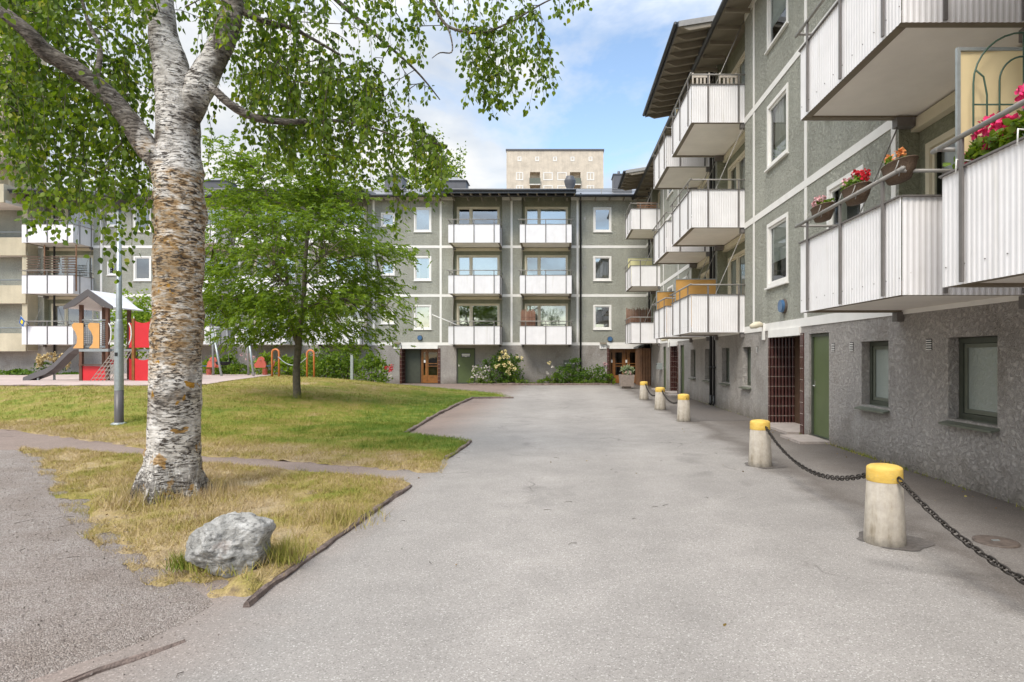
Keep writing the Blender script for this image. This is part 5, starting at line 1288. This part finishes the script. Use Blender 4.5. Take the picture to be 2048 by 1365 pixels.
for sp_ in ([(574, 570, -.15, .035), (540, 540, -.6, .025), (480, 510, -1.0, .015), (425, 500, -1.2, .006)], [(608, 570, .05, .035), (660, 530, .4, .025), (720, 510, .6, .015), (775, 505, .7, .006)],
            [(604, 620, 0, .03), (660, 600, -.6, .02), (720, 600, -1, .012), (785, 615, -1.2, .005)], [(578, 610, -.1, .03), (520, 600, -.8, .02), (460, 600, -1.1, .012), (410, 620, -1.3, .005)],
            [(612, 500, .1, .03), (670, 450, .8, .02), (730, 430, 1.1, .01), (780, 440, 1.2, .004)], [(562, 490, -.3, .025), (500, 450, .3, .016), (440, 430, .6, .006)],
            [(608, 580, .1, .03), (620, 540, 1.0, .02), (640, 510, 2.0, .008)], [(575, 590, 0, .03), (560, 560, 1.0, .02), (540, 540, 1.9, .008)], [(610, 550, 0, .03), (640, 520, -1.0, .02), (660, 500, -2.0, .008)], [(574, 560, 0, .03), (560, 540, -1.2, .02), (545, 530, -2.0, .008)]):
    rl(sp_, 6, 4)
LP2 = np.array([p[:] for p, r in LIM2]); LPP, LDD, LSS = [], [], []; t2 = MB()
cc = np.array(at(600, 540, YB)); clumps = []
while len(clumps) < 205:
    u = rng.normal(size=3); u /= np.linalg.norm(u); r = rng.uniform(.25, 1) ** .5
    p = cc + u * r * np.array([3.0, 2.5, 2.35])
    py = CY - (p[2] - HC) * F / p[1]; px = CX + p[0] * F / p[1]
    if py > 705 - max(0, 60 - abs(px - 600)) * .7 : continue
    if p[2] < cc[2] - 1.0 and r < .5: continue
    clumps.append(p)
for px, py in [(random.uniform(450, 720), random.uniform(310, 420)) for _ in range(46)] + list(((640, 330), (600, 350), (560, 370), (520, 370), (660, 370), (700, 380), (480, 340), (455, 300), (430, 280), (470, 390), (770, 500), (800, 500), (790, 600), (800, 640), (740, 690), (700, 690), (480, 680), (430, 670), (410, 640), (640, 400), (590, 400), (540, 400), (500, 410), (700, 420), (440, 430), (620, 370), (560, 340), (760, 660), (450, 400))):
    clumps.append(np.array(at(px, py, YB + random.uniform(-.8, .8))))
for p in clumps:
    d = np.linalg.norm(LP2 - p, axis=1); q = LP2[int(np.argmin(d))]; pv, qv = Vector(p), Vector(q)
    t2.tube([qv, qv.lerp(pv, .5) + Vector((0, 0, .1)), pv], [.014, .009, .004], 4, 0, False)
    out = (p - cc); out[2] *= .3; out /= np.linalg.norm(out) + 1e-6
    for _ in range(26):
        b = p + rng.normal(size=3) * np.array([.36, .36, .12]); dr_ = out * .8 + rng.normal(size=3) * .6; dr_[2] -= .25; dr_ /= np.linalg.norm(dr_)
        sd_ = np.cross(dr_, [0, 0, 1.0]); sd_ /= np.linalg.norm(sd_) + 1e-6; ln = random.uniform(.15, .24)
        for k in range(1, 7):
            t = k / 6; c_ = b + dr_ * ln * t - np.array([0, 0, .05 * t * t])
            for sg in ((-1, 1) if k < 6 else (0,)):
                LPP.append(c_); LDD.append(dr_ * .55 + sd_ * sg + np.array([0, 0, -.3 + random.gauss(0, .15)])); LSS.append(random.uniform(.075, .105))
rt.add(t2.v, t2.f, 0, False); rt.build('trunk', 'bark', ro, True)
V, Fc = leaf_quads(np.array(LPP), np.array(LDD), np.array(LSS), .42, .05)
npmesh('crown', V, Fc, 'rowan_leaf', ro, offset=RB)
tuft(500, RB[0], RB[1], .1, .42, (.08, .3), .25, 'tall_grass', RB[2])

# ------------------------------------------------------------------ shrubs and beds
def shrub(name, label, base, blobs, size, mat, cat='shrub', group=None, flowers=()):
    o = thing(name, label, cat, base, 0, group)
    leaf_cloud(blobs, size, o, 'foliage', mat)
    s = MB(); bx = [b for b in blobs]
    for b in bx:
        for _ in range(4):
            s.tube([(b[0] * .5 + random.uniform(-.1, .1), b[1] * .5, 0), (b[0] + random.uniform(-.4, .4) * b[3], b[1] + random.uniform(-.3, .3) * b[4], b[2] + random.uniform(-.2, .5) * b[5])], [.02, .008], 5)
    s.build('stem', 'twig', o)
    for mm, cs, r in flowers:
        petals('blossom', cs, r, r * .8, mm, o, 22)
    return o
rnd = random.uniform
shrub('rose_bush', 'tall rose bush with big yellow blooms beside the green door', (-3.3, 33.3, .05), [(0, 0, .65, 1.1, .5, .65, 1500), (.2, 0, 1.2, .85, .4, .5, 950), (-.7, 0, 1.2, .35, .3, .3, 60), (.1, 0, 1.65, .25, .25, .2, 60)], .11, 'dark_leaf', 'rose bush', None,
      [('yellow_bloom', [(.1, -.35, 1.75), (.3, -.35, 1.8), (.2, -.4, 1.5), (.45, -.4, 1.45), (.5, -.4, 1.2), (.3, -.45, 1.0), (.65, -.4, 1.05), (.55, -.42, .85), (.4, -.42, .7), (.2, -.4, 1.1), (.95, -.3, 1.45), (1.2, -.3, 1.42), (.35, -.4, 1.62), (0, -.4, 1.45), (-.2, -.4, .95), (.75, -.4, .8)] + [(rnd(-.3, 1.0), -.42, rnd(.5, 1.7)) for _ in range(5)], .075)])
shrub('rose_bush', 'low bush dotted with tiny white flowers beneath the yellow roses', (-4.35, 33.1, .05), [(0, 0, .5, .5, .4, .48, 420)], .08, 'shrub_leaf', 'rose bush', None,
      [('white_bloom', [(rnd(-.5, .5), -.38, rnd(.3, 1.0)) for _ in range(34)], .035)])
shrub('shrub', 'dense green bush against the wall below the downpipe', (.55, 33.4, .05), [(0, 0, .5, .9, .45, .5, 950), (.2, 0, 1.05, .45, .35, .35, 260)], .11, 'dark_leaf', 'shrub', None, [('yellow_bloom', [(-1.15, -.1, 1.15)], .09)])
shrub('shrub', 'green rose bush with one pale pink bloom next to the corner entrance', (1.95, 33.4, .05), [(0, 0, .5, .85, .45, .5, 900)], .11, 'dark_leaf', 'shrub', None, [('pink_bloom', [(.55, -.2, 1.1)], .08)])
shrub('shrub', 'sparse low rose stems with a white bud in the middle of the bed', (-.5, 33.3, .05), [(0, 0, .35, .4, .35, .35, 200)], .1, 'shrub_leaf', 'shrub', None, [('white_bloom', [(.1, -.2, .95), (-.2, -.2, .6)], .06)])
shrub('plant', 'thin bright green sprig standing before the dark corner entrance', (2.9, 33.3, .02), [(0, 0, .4, .14, .12, .4, 60)], .14, 'bright_leaf', 'plant')
o = leaf_cloud([(x, 33.0 + rnd(-.1, .5), .17, .5, .3, .17, 150) for x in np.arange(-4.6, 2.7, .55)], .085, None, 'ground_cover', 'shrub_leaf'); kind(o, 'stuff')
for i, (px, top, w_, Y, mt, lab) in enumerate((
        (650, 690, 1.15, 31.4, 'shrub_leaf', 'tall leafy shrub just right of the rowan trunk'), (690, 698, .8, 31.6, 'shrub_leaf', 'leafy shrub behind the short grey post'), (745, 708, .95, 31.2, 'shrub_leaf', 'rounded shrub with dark red roses left of the oak entrance'),
        (575, 716, .9, 32.2, 'bright_leaf', 'light green shrub behind the two orange hoops'), (528, 706, .6, 32.4, 'bright_leaf', 'slim upright light green shrub behind the coral spring rider'), (480, 728, .8, 32.2, 'shrub_leaf', 'low shrub with purple flowers below the swing frame'),
        (425, 715, .7, 32.3, 'bright_leaf', 'bright shrub beside the birch trunk and the swing legs'), (455, 708, .5, 32.6, 'shrub_leaf', 'thin upright shrub behind the swing seat'), (45, 742, 1.3, 31.5, 'dark_leaf', 'low dome shaped clipped bush at the foot of the slide'), (150, 748, 1.2, 32.5, 'dark_leaf', 'low ground shrub behind the slide'),
        (612, 712, .9, 32.5, 'shrub_leaf', 'shrub behind the rowan trunk against the grey wall'))):
    x = (px - CX) * Y / F; z0 = float(H(x, Y)); zt_ = HC + (CY - top) * Y / F; h = zt_ - z0
    fl = [('red_bloom', [(rnd(.7, 1.1), -.3, rnd(.7, 1.3)) for _ in range(5)], .08), ('white_bloom', [(1.0, -.3, .55)], .08)] if i == 2 else ([('pink_bloom', [(rnd(.2, .9), -.3, rnd(.8, 1.2)) for _ in range(6)], .06)] if i == 5 else ())
    shrub('shrub', lab, (x, Y, z0), [(0, 0, h * .45, w_, .7, h * .48, int(950 * w_ * max(.5, h / 1.4))), (rnd(-.2, .2), 0, h * .8, w_ * .55, .4, h * .28, 320)], .13, mt, 'shrub', 'shrubs along the foot of the far house', fl)
o = thing('feather_plant', 'clump of tan feathery plumes behind the slide', 'plant', ((105 - CX) * 32.2 / F, 32.2, .45))
s = MB()
leaf_cloud([(rnd(-.8, .9), rnd(-.2, .2), rnd(.75, 1.2), .07, .07, .24, 60) for _ in range(22)], .10, o, 'plume', 'plume')
leaf_cloud([(0, 0, .4, .9, .4, .4, 300)], .12, o, 'foliage', 'dark_leaf')
def small_tree(name, label, base, h, rw_, mat, n, size, trunk_r=.1, cz=.62, crown=.38, group=None):
    o = thing(name, label, 'tree', base, 0, group); s = MB()
    s.tube([(0, 0, -.1), (.03, 0, h * .4), (0, .05, h * .85)], [trunk_r, trunk_r * .7, trunk_r * .2], 8)
    for k in range(9):
        a = rnd(0, 6.28); z = h * rnd(.3, .6); s.tube([(0, 0, z), (rw_ * .4 * math.cos(a), rw_ * .4 * math.sin(a), z + h * .12), (rw_ * .8 * math.cos(a), rw_ * .8 * math.sin(a), z + h * .2)], [trunk_r * .4, trunk_r * .25, .01], 5)
    s.build('trunk', 'bark', o)
    bl_ = [(0, 0, h * cz, rw_, rw_, h * crown, n)] + [(rw_ * .5 * math.cos(a), rw_ * .5 * math.sin(a), h * (cz + rnd(-.15, .2)), rw_ * .55, rw_ * .55, h * .2, n // 6) for a in (0.4, 2.1, 3.7, 5.2)]
    leaf_cloud(bl_, size, o, 'crown', mat); return o
small_tree('small_tree', 'bright yellow green small tree growing behind the play tower', ((272 - CX) * 30.2 / F, 30.2, .5), 4.2, 1.25, 'bright_leaf', 1500, .16)
for px, py, Y, rw_, lab in ((850, 338, 62, 3.2, 'pale distant tree above the far roof beside the metal chimney'), (800, 330, 66, 3.0, 'distant tree crown above the far roof left of the square chimney'), (893, 318, 70, 2.4, 'thin distant tree rising over the roof near the tower block'), (470, 345, 64, 3.0, 'distant tree behind the roof beyond the rowan')):
    x = (px - CX) * Y / F; zt_ = HC + (CY - py) * Y / F
    small_tree('distant_tree', lab, (x, Y, 0), zt_, rw_, 'birch_leaf', 1300, .3, .3, .8, .2, 'distant trees behind the far house')

# ------------------------------------------------------------------ playground
GZ = .55
o = thing('play_tower', 'wooden play tower with grey slide, red panels and a little gable roof', 'play tower', (-18.8, 24.6, GZ))
def P4(px, py, Y=24.3): a = at(px, py, Y); return (a[0] + 18.8, a[1] - 24.6, a[2] - GZ)
xa, xb, ya, yb = -.5, .56, -.4, .8
for x in (xa, xb):
    for y in (ya, yb): MB().box((x - .055, y - .055, 0), (x + .055, y + .055, 3.1)).build('post', 'play_wood', o)
s = MB(); s.box((xa - .06, ya - .06, 1.22), (xb + .06, yb + .06, 1.33)); s.build('deck', 'galv', o)
s = MB()                                            # arched gable roof: ridge runs front to back
for sg in (-1, 1):
    pr = [(0, 3.62), (.25, 3.42), (.5, 3.2), (.72, 3.03), (.92, 2.95)]
    for (x0_, z0_), (x1_, z1_) in zip(pr[:-1], pr[1:]):
        s.add([(.03 + sg * x0_, ya - .3, z0_), (.03 + sg * x1_, ya - .3, z1_), (.03 + sg * x1_, yb + .3, z1_), (.03 + sg * x0_, yb + .3, z0_), (.03 + sg * x0_, ya - .3, z0_ + .05), (.03 + sg * x1_, ya - .3, z1_ + .05), (.03 + sg * x1_, yb + .3, z1_ + .05), (.03 + sg * x0_, yb + .3, z0_ + .05)],
              [(0, 1, 2, 3), (4, 7, 6, 5), (0, 4, 5, 1), (3, 2, 6, 7), (0, 3, 7, 4), (1, 5, 6, 2)], 0)
rf_ = s.build('roof', 'panel_white', o)
s = MB()
for sg in (-1, 1):
    s.plate([(.03, 3.70), (.03 + sg * .97, 3.03), (.03 + sg * .97, 2.9), (.03 + sg * .55, 3.02), (.03, 3.42)], ya - .36, ya - .305)
s.build('gable_board', 'slide_grey', rf_)
s = MB(); 
for x in np.arange(xa + .06, xb - .02, .085): s.tube([(x, ya, 1.4), (x, ya, 2.42)], .012, 4)
for z in np.arange(1.45, 2.4, .085): s.tube([(xa + .05, ya, z), (xb - .05, ya, z)], .012, 4)
s.tube([(xa, ya - .02, 2.48), (xb, ya - .02, 2.48)], .035, 8); s.tube([(xa, ya - .02, 1.4), (xb, ya - .02, 1.4)], .03, 8); s.build('grid_railing', 'galv', o)
def curvy(x): return [(x, 1.35), (x + .42, 1.35), (x + .42, 2.36), (x + .05, 2.38), (x - .04, 2.3), (x - .02, 2.17), (x + .1, 2.0), (x + .17, 1.8), (x + .15, 1.55)]
MB().plate(curvy(xa + .35), ya - .07, ya - .045).build('side_panel', 'tan_panel', o)
MB().plate([(a - .62, b) for a, b in curvy(xa + .35)], ya - .1, ya - .075).build('side_panel', 'tan_panel', o)
MB().plate([(xa + .06, .05), (xb - .06, .05), (xb - .06, .62), (xa + .06, .64)], ya - .02, ya + .005).build('lower_panel', 'red_panel', o)
MB().plate([(xa + .06, .68), (xb - .3, .68), (xb - .3, .92), (xb - .6, .86), (xa + .1, .95)], yb - .02, yb).build('lower_panel', 'red_panel', o)
MB().box((xa, ya - .16, .66), (xb, ya + .12, .70)).build('counter', 'play_wood', o)
sl = [(163, 694), (150, 696), (138, 704), (124, 718), (108, 734), (92, 745), (78, 750), (62, 756), (46, 763)]
pts = [P4(a, b) for a, b in sl]; s = MB(); vs = []
for x, y, z in pts: vs += [(x, -.3, z + .16), (x, -.34, z - .08), (x, .16, z - .08), (x, .2, z + .16), (x, .15, z + .0), (x, -.26, z + .0)]
k = len(pts); s.add(vs, [(i * 6 + q, (i + 1) * 6 + q, (i + 1) * 6 + (q + 1) % 6, i * 6 + (q + 1) % 6) for i in range(k - 1) for q in range(6)] + [tuple(range(6)), tuple((k - 1) * 6 + q for q in range(6))[::-1]])
sd2 = s.build('slide', 'slide_grey', o)
s = MB(); s.bar((pts[-2][0] + .25, -.25, 0), (pts[-2][0] + .25, -.25, pts[-2][2]), .06); s.bar((pts[5][0], .1, 0), (pts[5][0], .1, pts[5][2] - .05), .06); s.build('slide_foot', 'galv', sd2)
# walkway and red second tower
s = MB(); s.box((xb + .07, ya + .1, 1.23), (2.7, yb - .1, 1.31)); s.build('bridge', 'galv', o)
for px, hgt in ((271, 2.55), (307, 2.55)):
    x = P4(px, 700)[0]; MB().box((x - .05, ya - .05, 0), (x + .05, ya + .05, hgt)).build('post', 'oak', o)
for px in (300, 330):
    x = P4(px, 700)[0]; MB().box((x - .05, yb - .05, 0), (x + .05, yb + .05, 2.5)).build('post', 'play_wood', o)
def wavy(a, b, z0, z1): return [(a, z0), (b, z0)] + [(b + (a - b) * t, z1 - .08 * math.sin(math.pi * t)) for t in np.linspace(0, 1, 9)]
xs_ = [P4(p_, 700)[0] for p_ in (251, 269, 274, 306)]
MB().plate(wavy(xs_[0], xs_[1], 1.38, 2.42), ya + .3, ya + .33).build('side_panel', 'red_panel', o)
MB().plate(wavy(xs_[2], xs_[3], 1.38, 2.45), ya - .03, ya).build('side_panel', 'red_panel', o)
MB().plate(wavy(xs_[0], xs_[1], .05, .95), ya + .3, ya + .33).build('lower_panel', 'red_panel', o)
MB().plate(wavy(xs_[2], xs_[3], .05, .95), ya - .03, ya).build('lower_panel', 'red_panel', o)
for px in (222, 262):
    x = P4(px, 700)[0]; s = MB(); s.tube([(x, ya - .02, 1.5)] + [(x + .12 * math.sin(a), ya - .05, 1.95 - .4 * math.cos(a)) for a in np.linspace(.3, 2.9, 8)] + [(x, ya - .02, 2.36)], .022, 6); s.build('grab_handle', 'sign_white', o)
s = MB()                                            # rope climbing net leaning out from the walkway
A0, A1, B0, B1 = Vector((xb + .2, ya + .05, 1.25)), Vector((1.5, ya + .05, 1.25)), Vector((xb - .15, ya - .75, .02)), Vector((1.35, ya - .75, .02))
for i in range(7): s.tube([A0.lerp(A1, i / 6), B0.lerp(B1, i / 6)], .014, 5)
for i in range(9): s.tube([A0.lerp(B0, i / 8), A1.lerp(B1, i / 8)], .014, 5)
s.build('climbing_net', 'rope', o)
# swing
o = thing('swing', 'grey steel swing frame with a black seat beside the spring riders', 'swing', (-16.2, 30.0, GZ))
def Q(px, py, Y): a = at(px, py, Y); return (a[0] + 16.2, a[1] - 30.0, a[2] - GZ)
for a, b in (((425, 657, 30), (444, 757, 29.3)), ((425, 657, 30), (427, 752, 30.7)), ((495, 657, 30), (508, 752, 29.3)), ((495, 657, 30), (497, 751, 30.8))):
    p, q = Q(*a), list(Q(*b)); q[2] = -.05; MB().tube([p, q], .055, 8).build('leg', 'galv', o)
MB().tube([Q(420, 657, 30), Q(500, 657, 30)], .055, 8).build('crossbar', 'galv', o)
s = MB(); c_ = Q(446, 727, 30); s.lathe([(.2, -.1), (.3, -.05), (.34, .05), (.34, .08), (.28, .04), (.18, -.05)], c_, 14); s.build('seat', 'rubber', o)
s = MB()
for dx in (-.3, .3): s.tube([(c_[0] + dx, c_[1], c_[2] + .05), (c_[0] + dx * .6, c_[1], Q(0, 657, 30)[2])], .015, 5)
s.build('hanger', 'galv', o)
def rider(px, Y, rz, lab):
    x = (px - CX) * Y / F; o = thing('spring_rider', lab, 'spring rider', (x, Y, GZ - .02), rz, 'coral spring riders')
    s = MB(); s.tube([(.12 * math.cos(a), .12 * math.sin(a), .02 + a / 44 * .38) for a in np.linspace(0, 44, 90)], .018, 5); s.build('spring', 'coral', o)
    MB().plate([(-.45, .45), (-.5, .62), (-.36, .78), (-.28, .98), (-.1, 1.04), (.04, .94), (.02, .8), (.12, .62), (.08, .45)], -.14, -.11).build('side_panel', 'coral', o)
    MB().plate([(-.4, .47), (-.45, .62), (-.3, .76), (-.2, .92), (-.02, .76), (.06, .47)], .11, .14).build('side_panel', 'coral', o)
    MB().box((-.1, -.11, .52), (.42, .11, .56)).build('seat', 'blue_seat', o)
    MB().tube([(.42, 0, .5), (.5, 0, .75), (.45, 0, .8)], .03, 6).build('backrest', 'coral', o); MB().tube([(-.15, -.22, .86), (-.15, .22, .86)], .02, 6).build('handle', 'galv', o)
rider(530, 31.2, 0, 'coral spring rider with blue seat between swing leg and orange hoop'); rider(418, 31.4, R(180), 'coral spring rider with blue seat close beside the birch trunk')
def hoop(px, lab):
    Y = 29.2; x = (px - CX) * Y / F; z = float(H(x, Y)); o = tag(MB().tube([(-.17, 0, -.1), (-.17, 0, 1.2)] + [(-.17 * math.cos(a), 0, 1.2 + .17 * math.sin(a)) for a in np.linspace(.2, 2.94, 9)] + [(.17, 0, 1.2), (.17, 0, -.1)], .045, 10).build('play_hoop', 'orange_tube'), lab, 'play hoop', 'orange steel hoops'); o.location = (x, Y, z); return x, Y, z
h1 = hoop(551, 'orange steel hoop left of the rowan trunk, beside the spring rider'); h2 = hoop(621, 'orange steel hoop just right of the rowan trunk')
a, b = Vector((h1[0] + .17, 29.15, h1[2] + 1.0)), Vector((h2[0] - .17, 29.15, h2[2] + 1.0)); s = MB(); s.tube([a.lerp(b, t) + Vector((0, 0, -.38 * 4 * t * (1 - t))) for t in np.linspace(0, 1, 13)], .022, 6); tag(s.build('climbing_rope', 'galv'), 'thick grey rope sagging between the two orange hoops', 'rope')
x = (704 - CX) * 29 / F; o = tag(MB().box((-.06, -.06, -.1), (.06, .06, 1.36)).build('wooden_post', 'galv'), 'short square grey post standing before the leafy shrubs', 'post'); o.location = (x, 29, float(H(x, 29)))
